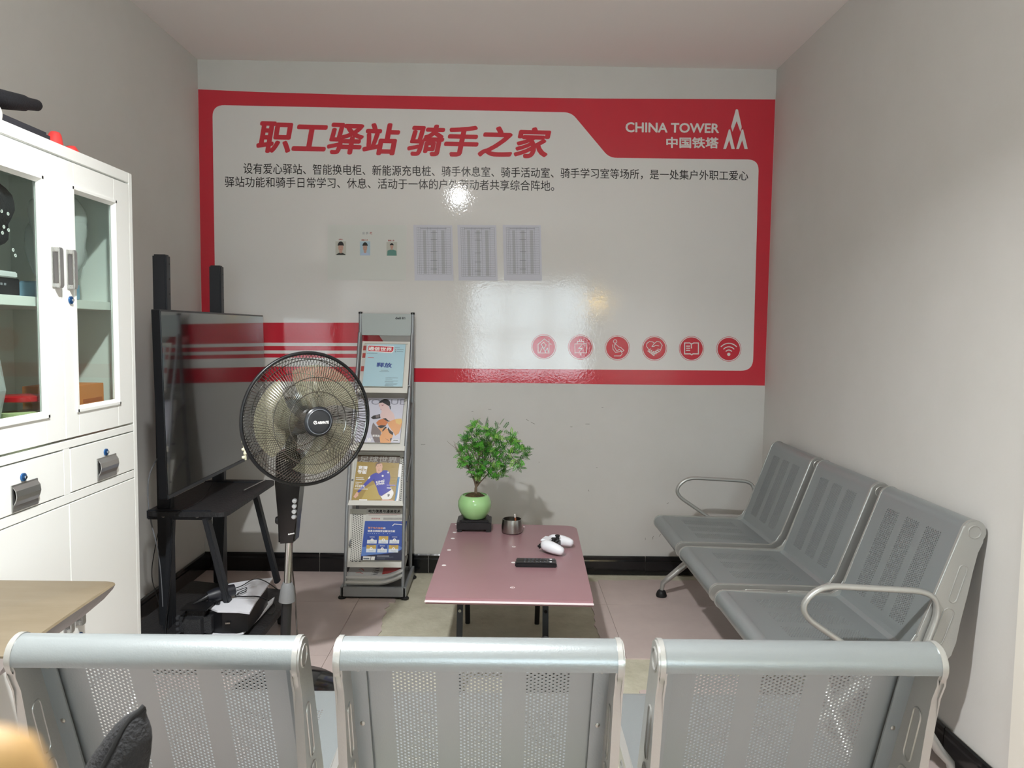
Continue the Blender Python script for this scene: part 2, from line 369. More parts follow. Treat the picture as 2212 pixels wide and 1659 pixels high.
for k, (cx, cy) in enumerate(ICX):
    R = 27.0; b = B(); b.disc(cx, cy, R, wp, .0022, 40, R - .9); b.mi = 0; b.disc(cx, cy, 24.3, wp, .0024, 40); b.mi = 1
    L = lambda pts: [(cx + x * R, cy - y * R) for x, y in pts]; W = 1.3; hh = .0028
    if k == 0:
        b.stroke(L([(-.45, .2), (.05, .62), (.42, .35), (.42, -.5), (-.45, -.5), (-.45, .2)]), W, wp, hh); b.stroke(L([(.42, .6), (.42, .25), (.6, .2)]), W, wp, hh)
        b.stroke(L([(-.3, -.45), (-.1, .0), (.15, -.45)]), W, wp, hh); b.stroke(L([(-.2, .2), (0, .35), (.2, .15), (0, -.15), (-.2, .2)]), W, wp, hh); b.stroke(L([(.1, -.4), (.3, -.1), (.35, -.4)]), W, wp, hh)
    elif k == 1:
        b.stroke(L([(-.46, .27), (.46, .27), (.46, -.45), (-.46, -.45)]), W, wp, hh, True); b.stroke(L([(-.28, .3), (-.24, .46), (.24, .46), (.28, .3)]), W, wp, hh)
        for x in (-.09, .09): b.stroke(L([(x, .46), (x, .62)]), W, wp, hh)
        b.stroke(L([(0, -.45), (0, -.62)]), W, wp, hh); b.stroke(L([(.1, .18), (-.16, -.1), (.14, -.1), (-.08, -.34)]), W, wp, hh)
    elif k == 2:
        b.disc(cx - .18 * R, cy - .52 * R, .16 * R, wp, hh, 16, .16 * R - 1.2)
        b.stroke(L([(-.18, .33), (.12, .08), (.25, .05), (.52, -.2), (.42, -.3), (.15, -.12), (-.05, -.25), (-.25, .1), (-.18, .33)]), W, wp, hh)
        b.stroke(L([(-.38, .25), (-.36, -.1), (-.15, -.36), (.3, -.28), (.38, -.45), (.25, -.64), (-.25, -.64)]), W, wp, hh)
    elif k == 3:
        b.stroke(L([(-.45, -.1), (-.62, .15), (-.6, .4), (-.4, .55), (-.15, .52), (0, .4), (.2, .56), (.45, .5), (.62, .25), (.5, -.1)]), W, wp, hh)
        b.stroke(L([(0, .42), (-.2, .15), (-.05, .15), (.1, .25), (.35, .2)]), W, wp, hh)
        for i in range(4): x = -.45 + i * .13; y = -.12 - i * .1; b.stroke(L([(x, y), (x + .12, y + .08), (x + .02 , y - .16), (x - .08, y - .1), (x, y)]), W, wp, hh)
        for i in range(3): x = .48 - i * .14; y = -.14 - i * .1; b.stroke(L([(x - .2, y + .1), (x, y), (x - .08, y - .12), (x - .25, y + .02)]), W, wp, hh)
    elif k == 4:
        b.stroke(L([(0, .05), (-.02, .38), (-.15, .45), (-.55, .45), (-.55, -.42), (-.1, -.42), (.02, -.5), (.12, -.42), (.55, -.42), (.55, .45), (.18, .45), (0, .36)]), W * 1.6, wp, hh)
        for y in (.2, .03, -.14): b.stroke(L([(-.4, y), (-.14, y)]), W * 1.4, wp, hh)
    else:
        for r_, in ((.84,), (.56,), (.3,)):
            b.stroke([(cx + r_ * R * math.sin(a), cy + .38 * R - r_ * R * math.cos(a)) for a in [math.radians(-46 + 92 * i / 10) for i in range(11)]], W * 1.5, wp, hh)
        b.disc(cx, cy + .42 * R, .13 * R, wp, hh, 16)
    b.build('round_icon', [f_red, f_white], ps)

# papers taped on the poster
paper = mat('white_paper', (218, 219, 214), .7); paperb = mat('cool_white_paper', (212, 212, 222), .7)
inkg = mat('grey_print', (138, 140, 147), .8); inkl = mat('light_grey_print', (190, 191, 197), .8); inkr = mat('red_print', (170, 60, 60), .7)
def facemats():
    return [mat('photo_bg_grey', (196, 196, 186), .6), mat('skin_print', (196, 158, 142), .6), mat('hair_print', (32, 30, 30), .6), mat('dark_shirt_print', (36, 38, 34), .6), mat('photo_bg_blue', (176, 200, 214), .6), mat('pale_blue_shirt_print', (186, 200, 222), .6), mat('green_shirt_print', (94, 142, 132), .6), inkg, inkr]
t = thing('notice_sheet', 'cream notice sheet with three small portrait photos, taped on the poster', 'notice', wp(708, 604))
B().prism([(708, 485), (879, 487), (877, 606), (708, 604)], wp, .0034, .0040).build('paper_sheet', paper, t)
b = B(); hh = .0044
b.mi = 7; text_into(b, '公 示', [(783, 501), (796, 501), (796, 506.5), (783, 506.5)], wp, hh, .02); b.mi = 8
text_into(b, '栏', [(799, 501), (804.5, 501), (804.5, 506.5), (799, 506.5)], wp, hh, .02)
text_into(b, '负责人', [(732, 516), (742, 516), (742, 519.5), (732, 519.5)], wp, hh, .02)
text_into(b, '调解人员', [(781, 517), (795, 517), (795, 520.5), (781, 520.5)], wp, hh, .02)
text_into(b, '调解人员', [(838, 518), (852, 518), (852, 521.5), (838, 521.5)], wp, hh, .02)
def portrait(b, x0, y0, x1, y1, bg, shirt, fs, fy, hair):
    w_, h_ = x1 - x0, y1 - y0; P = lambda pts: [(x0 + u * w_, y0 + v * h_) for u, v in pts]
    b.mi = bg; b.poly(P([(0, 0), (1, 0), (1, 1), (0, 1)]), wp, hh)
    b.mi = shirt; b.poly(P([(.06, 1), (.1, fy + .38 * fs * 1.5), (.36, fy + .3 * fs * 1.5), (.64, fy + .3 * fs * 1.5), (.92, fy + .38 * fs * 1.5), (.96, 1)]), wp, hh + .0002)
    b.mi = 1; b.poly(P([(.5 + .11 * fs * math.cos(a) * 1.4, fy + .38 * fs + .12 * fs * math.sin(a)) for a in [2 * PI * i / 12 for i in range(12)]]), wp, hh + .0003)
    b.mi = 2; b.poly(P([(.5 + .29 * fs * math.cos(a), fy - .06 * fs + .29 * fs * math.sin(a) * hair) for a in [PI + PI * i / 12 for i in range(13)]]), wp, hh + .0004)
    b.mi = 1; b.poly(P([(.5 + .235 * fs * math.cos(a), fy + .08 * fs + .3 * fs * math.sin(a)) for a in [2 * PI * i / 20 for i in range(20)]]), wp, hh + .0005)
    b.mi = 2; b.poly(P([(.5 + .27 * fs * math.cos(a), fy - .08 * fs + .25 * fs * math.sin(a) * hair) for a in [PI + PI * i / 12 for i in range(13)]]), wp, hh + .0006)
    for s_ in (-1, 1): b.disc(x0 + (.5 + s_ * .1 * fs) * w_, y0 + (fy + .04 * fs) * h_, .5, wp, hh + .0007, 8)
    b.mi = 8; b.stroke(P([(.5 - .06 * fs, fy + .24 * fs), (.5 + .06 * fs, fy + .24 * fs)]), .4, wp, hh + .0007)
portrait(b, 725, 521.5, 748, 551, 0, 3, 1.0, .38, 1.1)
portrait(b, 778, 521.5, 800, 552, 4, 5, .9, .38, 1.0)
portrait(b, 835, 523, 858, 552.5, 0, 6, .62, .28, .9)
b.build('print', facemats(), t, kind='stuff')
for k, (x0, x1, yb, lab) in enumerate(((893, 977, 606, 'white printed table sheet next to the cream notice, leftmost of three'), (988, 1072, 606, 'white printed table sheet in the middle of the three'), (1086, 1168, 606, 'white printed table sheet on the right end of the three'))):
    t = thing('printed_sheet', lab, 'notice', wp(x0, yb), 'printed table sheets on the poster')
    B().prism([(x0, 486), (x1, 487), (x1 + 3, yb + .5), (x0 + 3, yb)], wp, .0034, .0040).build('paper_sheet', paperb, t)
    b = B(); a0, a1 = (x0 + 7.5, x1 - 4); t0, t1 = 491.5, (592.5 if k != 1 else 597.5)
    nrow = 27; f_ = lambda x, y: (x + (y - t0) * .02, y)
    for i in range(nrow + 1):
        y = t0 + (t1 - t0) * i / nrow; b.stroke([f_(a0, y), f_(a1, y)], .32, wp, .0044)
    for i, q in enumerate((0, .06, .11, .32, .42, .62, .86, 1)):
        x = a0 + (a1 - a0) * q; b.stroke([f_(x, t0), f_(x, t1)], .35, wp, .0044)
    b.mi = 1
    for q0, q1 in ((.18, .27), (.46, .56), (.72, .82)):
        b.poly([f_(a0 + (a1 - a0) * q0, t0 + 6), f_(a0 + (a1 - a0) * q1, t0 + 6), f_(a0 + (a1 - a0) * q1, t1 - 1), f_(a0 + (a1 - a0) * q0, t1 - 1)], wp, .0042)
    b.mi = 0; b.stroke([(a0 + 8, t0 + 2), (a1 - 9, t0 + 2.3)], 1.0, wp, .0045)
    for i in (3, 7, 14, 19, 24): y = t0 + (t1 - t0) * i / nrow; b.stroke([(a0 + .42 * (a1 - a0), y), (a0 + .6 * (a1 - a0), y)], 1.1, wp, .0046)
    b.build('print', [inkg, inkl], t, kind='stuff')

# ------------------------------------------------------------------ airport benches
UW, UP = .503, .5605
def panel_with_holes(b, p0, p1, x0, x1, bands, s0, rows, px=.0069, py=.0085, r=.0024, th=.0015):
    """flat plate between profile points p0->p1 (y,z); perforated bands of real holes"""
    p0 = Vector(p0); p1 = Vector(p1); L = (p1 - p0).length; d = (p1 - p0) / L; n = Vector((-d.y, d.x))
    def P(x, s, h): q = p0 + d * s + n * h; return (x, q.x, q.y)
    def solid(xa, xb, sa, sb):
        if xb - xa < 1e-5 or sb - sa < 1e-5: return
        for h in (th / 2, -th / 2): b.faces([P(xa, sa, h), P(xb, sa, h), P(xb, sb, h), P(xa, sb, h)], [(0, 1, 2, 3)])
    ncol = 12; sH = rows * py; xs = x0
    for c in bands:
        xa = c - ncol * px / 2; xb = c + ncol * px / 2; solid(xs, xa, 0, L); xs = xb
        solid(xa, xb, 0, s0); solid(xa, xb, s0 + sH + py / 2, L)
        for i in range(ncol):
            off = (py / 2 if i % 2 else 0); ca = xa + i * px
            solid(ca, ca + px, s0, s0 + off); solid(ca, ca + px, s0 + sH + off, s0 + sH + py / 2)
            for j in range(rows):
                sa = s0 + off + j * py; cx, cs = ca + px / 2, sa + py / 2
                ri = [(cx + r * math.cos(PI / 8 + k * PI / 4), cs + r * math.sin(PI / 8 + k * PI / 4)) for k in range(8)]
                ro = [(ca + px, sa + py), (ca, sa + py), (ca, sa), (ca + px, sa)]
                vs = [P(x, s, th / 2) for x, s in ri + ro] + [P(x, s, -th / 2) for x, s in ri + ro]; fs = []
                for m in (0, 12):
                    # ring vertices: 0,1 near corner +x+s ; octagon edge 7-0 faces +x, 1-2 faces +s, 3-4 faces -x, 5-6 faces -s
                    fs += [(m + 0, m + 1, m + 8), (m + 2, m + 3, m + 9), (m + 4, m + 5, m + 10), (m + 6, m + 7, m + 11),
                           (m + 7, m + 0, m + 8, m + 11), (m + 1, m + 2, m + 9, m + 8), (m + 3, m + 4, m + 10, m + 9), (m + 5, m + 6, m + 11, m + 10)]
                fs += [(k, (k + 1) % 8, 12 + (k + 1) % 8, 12 + k) for k in range(8)]
                b.faces(vs, fs)
    solid(xs, x1, 0, L)
def strip(b, prof, x0, x1, th=.0016):
    pr = [Vector(p) for p in prof]; ins = []
    for i, p in enumerate(pr):
        t = (pr[min(i + 1, len(pr) - 1)] - pr[max(i - 1, 0)]).normalized(); ins.append(p + Vector((t.y, -t.x)) * th)
    loop = [tuple(p) for p in pr] + [tuple(p) for p in ins[::-1]]
    b.prism(loop, lambda u, v, h: Vector((h, u, v)), x0, x1)
BANDS = (.129, .2515, .376)
ctop = (.038, .775)
topcurl = arc(ctop[0], ctop[1], .035, 196, 17, 14)
pA = topcurl[-1]; pB = (.2, .428)
sA, sB = (.222, .405), (.618, .421)
def bench_parts(root):
    bb = B(); x0, x1 = .010, UW - .010
    strip(bb, topcurl, x0 - .006, x1 + .006, .003)
    panel_with_holes(bb, pA, pB, x0, x1, BANDS, .034, 37)
    strip(bb, [pB, (.206, .414), sA], x0, x1, .0016)
    back = bb.build('backrest', silver, root, 25, world=False)
    bb = B(); panel_with_holes(bb, sA, sB, x0, x1, BANDS, .06, 30)
    strip(bb, [sB] + arc(.624, .387, .034, 88, -35, 10), x0 - .006, x1 + .006, .003)
    seat = bb.build('seat', silver, root, 25, world=False)
    # end casting with ribs
    bb = B()
    prof = arc(ctop[0], ctop[1], .037, 25, 230, 14) + [(.028, .715), (.036, .66), (.050, .58), (.066, .50), (.075, .44), (.085, .40), (.11, .372), (.16, .362), (.45, .366), (.575, .372)] + arc(.624, .387, .037, 230, 440, 12) + [(.40, .418), (.235, .411), (.207, .428), (.19, .46)]
    bb.prism(prof, lambda u, v, h: Vector((h, u, v)), 0, .016)
    bmesh.ops.bevel(bb.bm, geom=[e for e in bb.bm.edges if abs(e.verts[0].co.x - e.verts[1].co.x) < 1e-6], offset=.0035, segments=2, affect='EDGES')
    def pill(a, c, r, x):
        a = Vector(a); c = Vector(c); d = (c - a).normalized(); an = math.degrees(math.atan2(d.y, d.x))
        pts = arc(a.x, a.y, r, an + 90, an + 270, 6) + arc(c.x, c.y, r, an - 90, an + 90, 6)
        bb.tube([(x, u, v) for u, v in pts], .0022, 5, closed=True)
    for x in (0, .016):
        pill((.038, .777), (.0385, .7765), .019, x); pill((.066, .665), (.092, .575), .012, x); pill((.103, .53), (.13, .45), .016, x); pill((.25, .388), (.36, .39), .009, x); pill((.42, .392), (.52, .394), .009, x)
    cast = bb.build('side_casting', castm, root, 35, world=False)
    first = [back, seat, cast]
    for s in (0, 1):
        xa = .016 if s == 0 else UW - .044
        first.append(B().prism([(.082, .752), (.080, .758), (.079, .752), (.196, .412), (.202, .412)], lambda u, v, h: Vector((h, u - .006, v)), xa, xa + .028).build('back_flange', silver, root, 30, world=False))
    for s in (.03, UW - .03):
        for z in (.735, .61, .47):
            y = .075 + (.755 - z) * .345 - .002
            first.append(B().lathe([(0, -.004), (.0045, -.003), (.005, 0)], 10, Matrix.Translation((s, y, z)) @ Matrix.Rotation(-PI / 2, 4, 'X') , cap=False).build('screw', steel, root, 30, world=False))
    for k in range(3):
        for o in first:
            if o is cast:
                for xx in (0, UW - .016):
                    if k == 0 and xx == 0: continue
                    c = o.copy(); C.objects.link(c); c.parent = root; c.location = (k * UP + xx, 0, 0)
            elif k:
                c = o.copy(); C.objects.link(c); c.parent = root; c.location = (k * UP, 0, 0)
    L = 2 * UP + UW
    B().box(-.03, L + .03, .30, .35, .315, .365, .004).build('crossbeam', castm, root, world=False)
    for k in range(2):
        for y, z in ((.25, .385), (.52, .385)): B().tube([(k * UP + UW - .02, y, z), ((k + 1) * UP + .02, y, z)], .008, 8).build('joint_rod', castm, root, 30, world=False)
    arm = rounded([(.185, .405), (.138, .545), (.165, .600), (.50, .615), (.560, .535), (.365, .405)], [.0, .05, .06, .06, .07, .0], 7)
    for x in (-.012, L + .012):
        bb = B(); bb.tube([(x, u, v) for u, v in arm], .0125, 10, flat=.72); bb.tube([(x, .185, .405), (x, .365, .405)], .011, 8)
        bb.build('armrest', castm, root, 50, world=False)
    for x in (.012, L - .012):
        for kind in (0, 1):
            bb = B()
            pts = [(.32, .35), (.40, .262), (.495, .167), (.575, .098), (.605, .070), (.612, .028)] if kind == 0 else [(.32, .35), (.24, .30), (.17, .20), (.10, .10), (.065, .062), (.058, .028)]
            bb.tube([(x, u, v) for u, v in pts], [.024, .023, .022, .019, .016, .013], 10, flat=.8)
            leg = bb.build('leg', castm, root, 50, world=False)
            B().lathe([(0, 0), (.026, 0), (.028, .008), (.022, .026), (.013, .036), (0, .036)], 20, Matrix.Translation((x, pts[-1][0], 0)), cap=False).build('rubber_foot', rubber, leg, 50, world=False)
def copy_tree(o, parent=None):
    c = o.copy(); C.objects.link(c); c.parent = parent
    for ch in list(o.children): copy_tree(ch, c)
    return c
bench = thing('airport_bench', 'silver perforated three-seat bench seen from behind, across the foreground', 'bench', (0, 0, 0), 'silver three-seat benches')
bench_parts(bench)
b2 = copy_tree(bench)
bench.location = (-.849, 1.258, 0)
b2.location = (1.433, 2.187, 0); b2.rotation_euler = (0, 0, PI / 2)
b2['label'] = 'silver perforated three-seat bench standing along the right wall'

# ------------------------------------------------------------------ low table
tz, tt = .40, .024
t = thing('low_table', 'low folding table with a dusty pink top and white edge strip', 'table', (.03, 3.15, 0))
top = rounded([(-.272, 2.64), (.326, 2.625), (.362, 3.66), (-.255, 3.685)], [.002, .002, .07, .01], 8)
B().prism(top, lambda u, v, h: Vector((u, v, h)), tz - tt, tz).build('tabletop', mat('dusty_pink_laminate', (158, 122, 127), .32, noise=(2.5, .4, (150, 114, 120))), t)
B().beam((-.273, 2.6385, tz - tt / 2), (.327, 2.6235, tz - tt / 2), tt - .001, .003).build('edge_strip', mat('white_edge_strip', (240, 228, 230), .4), t)
B().box(-.225, .275, 2.70, 3.60, tz - tt - .016, tz - tt - .001, .006).build('under_board', mat('brown_board', (122, 78, 58), .5), t)
for x in (-.155, .165):
    for y0, y1 in ((2.78, 2.70), (3.3, 3.42)):
        B().beam((x, y0, tz - tt - .016), (x, y1, 0), .022, .022, .003).build('leg', blackm, t)
for y, z in ((2.765, .345), (3.325, .345), (3.38, .16)): B().beam((-.155, y, z), (.165, y, z), .018, .018).build('crossbar', blackm, t)
for x in (-.145, .155): B().beam((x, 2.775, .33), (x, 3.38, .20), .012, .012).build('brace', blackm, t)
for x in (-.155, .165): B().lathe([(.0, 0), (.006, 0), (.006, .004), (0, .004)], 12, Matrix.Translation((x, 2.752, .31)) @ Matrix.Rotation(PI / 2, 4, 'X'), cap=False).build('bolt', chrome, t)
# white stickers on the top
st = mat('white_sticker', (240, 236, 236), .5)
for k, (px, py) in enumerate(((987, 1133), (982, 1150), (978, 1163), (970, 1188), (959, 1221), (1110, 1181), (1109, 1215), (1107, 1269), (1132, 1138))):
    c = at(px, py, 2, tz + .0006); r = .009 if k != 8 else .005
    B().lathe([(0, -.0005), (r, -.0005), (r, .0002), (0, .0002)], 20, Matrix.Translation(c), cap=False).build('sticker', st, t)
hz = Plane((0, 0, tz + .0010), (0, 0, 1)); b = B()
text_into(b, '334', [(1103.5, 1267.5), (1110.5, 1267.5), (1110.8, 1270.5), (1103.2, 1270.5)], hz, 0, .02)
text_into(b, '01', [(1108, 1180), (1112, 1180), (1112, 1182), (1108, 1182)], hz, 0, .02)
b.build('sticker_print', mat('pink_print', (170, 110, 116), .6), t)

# pot plant on a black wooden stand
pc = Vector((-.135, 3.585, tz))
t = thing('wooden_stand', 'small black wooden stand under the green plant pot', 'stand', pc)
b = B(); b.box(pc.x - .082, pc.x + .082, pc.y - .07, pc.y + .07, tz + .012, tz + .046, .003); b.build('body', mat('black_lacquered_wood', (22, 20, 22), .4, bump=(60, .2)), t)
b = B(); b.box(pc.x - .070, pc.x + .070, pc.y - .06, pc.y + .06, tz + .0455, tz + .055, .003); b.build('top_board', _m['black_lacquered_wood'], t)
for sx in (-1, 1):
    for sy in (-1, 1): B().box(pc.x + sx * .068 - .012, pc.x + sx * .068 + .012, pc.y + sy * .056 - .012, pc.y + sy * .056 + .012, tz, tz + .013, .002).build('foot', _m['black_lacquered_wood'], t)
pz = tz + .055
pot = thing('bonsai_plant', 'little leafy tree in a round pale green pot on the low table', 'plant', (pc.x, pc.y, pz))
green = mat('celadon_glaze', (158, 205, 140), .1, coat=.5)
prof = [(0, 0), (.048, 0), (.052, .004), (.068, .030), (.075, .055), (.074, .078), (.064, .100), (.057, .106), (.054, .106), (.058, .098), (.05, .088), (0, .086)]
B().lathe(prof, 40, Matrix.Translation((pc.x, pc.y, pz)) @ Matrix.Diagonal((1.07, 1.07, 1.04, 1)), cap=False).build('pot', green, pot, 50)
b = B(); n = 24
for k in range(5): pass
rings = []
b.lathe([(.057, .092), (.05, .103), (.035, .112), (.015, .118), (.0, .120)], 24, Matrix.Translation((pc.x, pc.y, pz)), cap=False)
for v in b.bm.verts: v.co += Vector((random.uniform(-1, 1), random.uniform(-1, 1), random.uniform(-1, 1))) * .003
b.build('soil', mat('brown_soil', (98, 82, 48), .95, noise=(60, .9, (60, 46, 28)), bump=(120, 1)), pot, 80)
bt = B(); fo = B(); base = Vector((pc.x + .005, pc.y, pz + .115))
tips = []
def ell_ok(p):
    dx = (p.x - (pc.x + .085)) / .175; dz = (p.z - .795) / .16
    return dx * dx + dz * dz
def twig(p, d, L, r, lev):
    pts = [p.copy()]; n = 5
    for i in range(n):
        d = (d + Vector((random.uniform(-.18, .18), random.uniform(-.2, .2), random.uniform(-.1, .16)))).normalized(); p = p + d * L / n; pts.append(p.copy())
    bt.tube(pts, [r * (1 - .5 * i / n) for i in range(n + 1)], 5)
    if lev == 0: tips.append((p, d)); return
    k = 3 if lev > 1 else 3
    for i in range(k):
        q = pts[random.randint(2, n)]; dd = (d + Vector((random.uniform(-.9, .9), random.uniform(-.9, .9), random.uniform(-.35, .6)))).normalized()
        twig(q, dd, L * random.uniform(.5, .75), r * .55, lev - 1)
    tips.append((p, d))
bt.tube([base, base + Vector((0, 0, .03))], [.008, .0065], 7)
q0 = base + Vector((0, 0, .028))
for dx, L in ((-.34, .13), (-.05, .15), (.12, .17), (.5, .17), (.75, .18), (.95, .18), (-.2, .16), (.35, .18)):
    twig(q0, Vector((dx, random.uniform(-.3, .3), 1)).normalized(), L * 1.0, .0032, 2)
def leaf(p, d, L, m):
    up = Vector((random.uniform(-.5, .5), random.uniform(-.6, .2), 1)); x = d.cross(up).normalized(); fo.mi = m
    for i in range(6):
        q = p + d * L * (i + 1) / 6.5
        for s in (-1, 1):
            a = (x * s + d * .45).normalized(); n_ = a.cross(d).normalized(); l_ = .0105; w_ = .0028
            fo.faces([q, q + a * l_ * .5 + d * w_, q + a * l_ + n_ * .001, q + a * l_ * .5 - d * w_], [(0, 1, 2, 3)])
    q = p + d * L; fo.faces([q, q + x * .003 + d * .005, q + d * .012, q - x * .003 + d * .005], [(0, 1, 2, 3)])
CL = [(1022, 918, 9), (1036, 936, 12), (1058, 932, 12), (1006, 948, 9), (1022, 962, 15), (1048, 956, 16), (1075, 948, 13), (1100, 946, 10), (1108, 968, 12), (1130, 968, 10), (1134, 984, 8), (1088, 968, 15), (1064, 978, 17), (1036, 985, 17), (1010, 988, 12), (998, 998, 7), (1050, 1002, 16), (1082, 1000, 14), (1104, 994, 11), (1120, 1006, 8), (1022, 1010, 13), (1040, 1022, 11), (1064, 1016, 12), (1090, 1018, 8), (1014, 930, 5), (1000, 965, 6), (1112, 955, 7), (1070, 1030, 6), (1030, 1032, 6)]
for px, py, rr in CL:
    for _ in range(int(rr * 2.2)):
        dyy = random.gauss(0, .04); p = at(px + random.gauss(0, rr * .62), py + random.gauss(0, rr * .55), 1, pc.y + dyy)
        d = Vector((random.uniform(-1, 1) + (px - 1060) * .01, random.uniform(-1, 1), random.uniform(-.7, .7))).normalized()
        leaf(p - d * .016, d, random.uniform(.024, .038), 0 if random.random() < .55 else (1 if random.random() < .6 else 2))
for p, d in tips:
    if ell_ok(p) < .9: leaf(p, (d + Vector((random.uniform(-.5, .5), 0, random.uniform(-.5, .3)))).normalized(), .035, random.randint(0, 1))
bt.build('branches', mat('thin_bark', (112, 96, 78), .8), pot, 60, kind='stuff')
fo.build('leaves', [mat('leaf_green', (84, 164, 52), .4), mat('leaf_deep_green', (44, 108, 36), .4), mat('leaf_light_green', (140, 192, 84), .4)], pot, kind='stuff')

# ashtray with a cigarette
ac = Vector((.045, 3.52, tz))
B_ = B().lathe([(0, 0), (.042, 0), (.049, .006), (.050, .03), (.047, .055), (.045, .067), (.043, .067), (.045, .05), (.047, .02), (.040, .006), (0, .005)], 40, Matrix.Translation(ac), cap=False)
tag(B_.build('ashtray', steel, None, 40), 'round brushed steel ashtray on the low table', 'ashtray')
t = thing('cigarette', 'cigarette butt sticking out of the steel ashtray', 'cigarette', ac + Vector((.012, .012, .008)))
p0 = ac + Vector((.022, .02, .008)); p1 = ac + Vector((.012, -.0, .088)); d = p1 - p0
B().tube([p0, p0 + d * .82], .0038, 10).build('filter', mat('tan_filter_paper', (186, 104, 66), .7), t)
B().tube([p0 + d * .80, p1], .0039, 10).build('paper_tip', mat('cigarette_paper', (238, 232, 228), .7), t)

# remote controls
for k, (lab, c, L, Wd, Hh, zz) in enumerate((('black remote control lying at the front of the pair', Vector((.137, 3.008, tz)), .168, .036, .024, 0), ('black remote control lying behind, partly hidden by the front one', Vector((.140, 3.052, tz)), .165, .038, .020, 0))):
    t = thing('remote_control', lab, 'remote', c, 'remotes on the low table'); M_ = Matrix.Translation(c) @ Matrix.Rotation(math.radians(-1.2), 4, 'Z')
    B().box(-L / 2, L / 2, -Wd / 2, Wd / 2, 0, Hh * .8, .004, M=M_).build('body', blackp, t, 40)
    for i in range(7):
        for j in range(2): B().box(-.05 + i * .016, -.04 + i * .016, -.009 + j * .012, -.001 + j * .012, Hh * .8 - .001, Hh * .8 + .0018, .001, 1, M=M_).build('button', mat('dark_grey_button', (60, 62, 66), .5), t)
    B().box(.055, .065, -.005, .005, Hh * .8 - .001, Hh * .8 + .002, .001, 1, M=M_).build('button', mat('pale_button', (200, 200, 204), .5), t, label='small white button')

# game controller
def skin_shape(chains, subdiv=2):
    me = bpy.data.meshes.new('s'); vs, es, rs = [], [], []
    for ch in chains:
        st_ = len(vs)
        for i, (p, r) in enumerate(ch):
            vs.append(p); rs.append(r)
            if i: es.append((st_ + i - 1, st_ + i))
    me.from_pydata(vs, es, []); o = bpy.data.objects.new('s', me); C.objects.link(o)
    m = o.modifiers.new('k', 'SKIN'); sv = me.skin_vertices[0].data
    for i, r in enumerate(rs): sv[i].radius = r if isinstance(r, tuple) else (r, r); sv[i].use_root = (i == 0)
    m2 = o.modifiers.new('u', 'SUBSURF'); m2.levels = subdiv; m2.render_levels = subdiv
    dg = bpy.context.evaluated_depsgraph_get(); me2 = bpy.data.meshes.new_from_object(o.evaluated_get(dg)); bpy.data.objects.remove(o)
    return me2
gc = Vector((.222, 3.235, tz)); t = thing('game_controller', 'white and black wireless game controller on the pink table', 'controller', gc)
Mg = Matrix.Translation(gc) @ Matrix.Rotation(math.radians(68), 4, 'Z')
# local: x = across (left-right of pad), y = towards triggers; handles run to -y
wplas = mat('white_plastic', (236, 238, 244), .3)
def loc_shape(name, chains, m, sub=2):
    me = skin_shape(chains, sub); me.transform(Matrix.Translation(-gc) @ Mg); me.materials.append(m); me.shade_smooth()
    o = bpy.data.objects.new(name, me); C.objects.link(o); o.parent = t; return o
for s in (-1, 1):
    loc_shape('grip', [[((s * .026, .022, .036), (.030, .022)), ((s * .050, .016, .034), (.032, .026)), ((s * .062, -.015, .031), (.028, .027)), ((s * .068, -.050, .024), (.023, .022)), ((s * .069, -.072, .018), (.016, .016))]], wplas)
B().box(-.045, .045, -.022, .046, .010, .046, .008, 3, M=Mg).build('body', blackp, t, 50)
B().box(-.030, .030, .006, .050, .040, .052, .004, 3, M=Mg).build('touchpad', wplas, t, 50)
for s in (-1, 1):
    B().lathe([(0, 0), (.009, 0), (.007, .010), (.011, .014), (.010, .018), (0, .017)], 20, Mg @ Matrix.Translation((s * .026, -.010, .045)), cap=False).build('thumbstick', rubber, t, 50)
    B().box(s * .050 - .014, s * .050 + .014, .036, .052, .018, .038, .006, 3, M=Mg).build('trigger', blackp, t, 50)
B().lathe([(0, 0), (.004, 0), (.004, .003), (0, .003)], 12, Mg @ Matrix.Translation((.055, .02, .047)), cap=False).build('button', mat('dark_grey_button'), t, 50)

# waste bin with black bag in front of the table
t = thing('waste_bin', 'small bin lined with a crinkled black plastic bag, before the low table', 'bin', (.155, 2.49, 0))
B().lathe([(0, 0), (.085, 0), (.10, .26), (.104, .265), (.097, .265), (.082, .01), (0, .01)], 32, Matrix.Translation((.155, 2.49, 0)), cap=False).build('bucket', mat('grey_plastic', (90, 92, 96), .5), t, 40)
b = B(); b.lathe([(.094, .10), (.098, .262), (.106, .274), (.112, .268), (.110, .24), (.106, .19)], 64, Matrix.Translation((.155, 2.49, 0)), cap=False)
for v in b.bm.verts:
    a = math.atan2(v.co.y - 2.49, v.co.x - .155); k = 1 + .03 * math.sin(a * 17) + .02 * math.sin(a * 29 + 1); v.co.x = .155 + (v.co.x - .155) * k; v.co.y = 2.49 + (v.co.y - 2.49) * k; v.co.z += .006 * math.sin(a * 9) + random.uniform(-.002, .002)
b.build('bin_bag', mat('black_bag_film', (18, 18, 22), .18), t, 80)

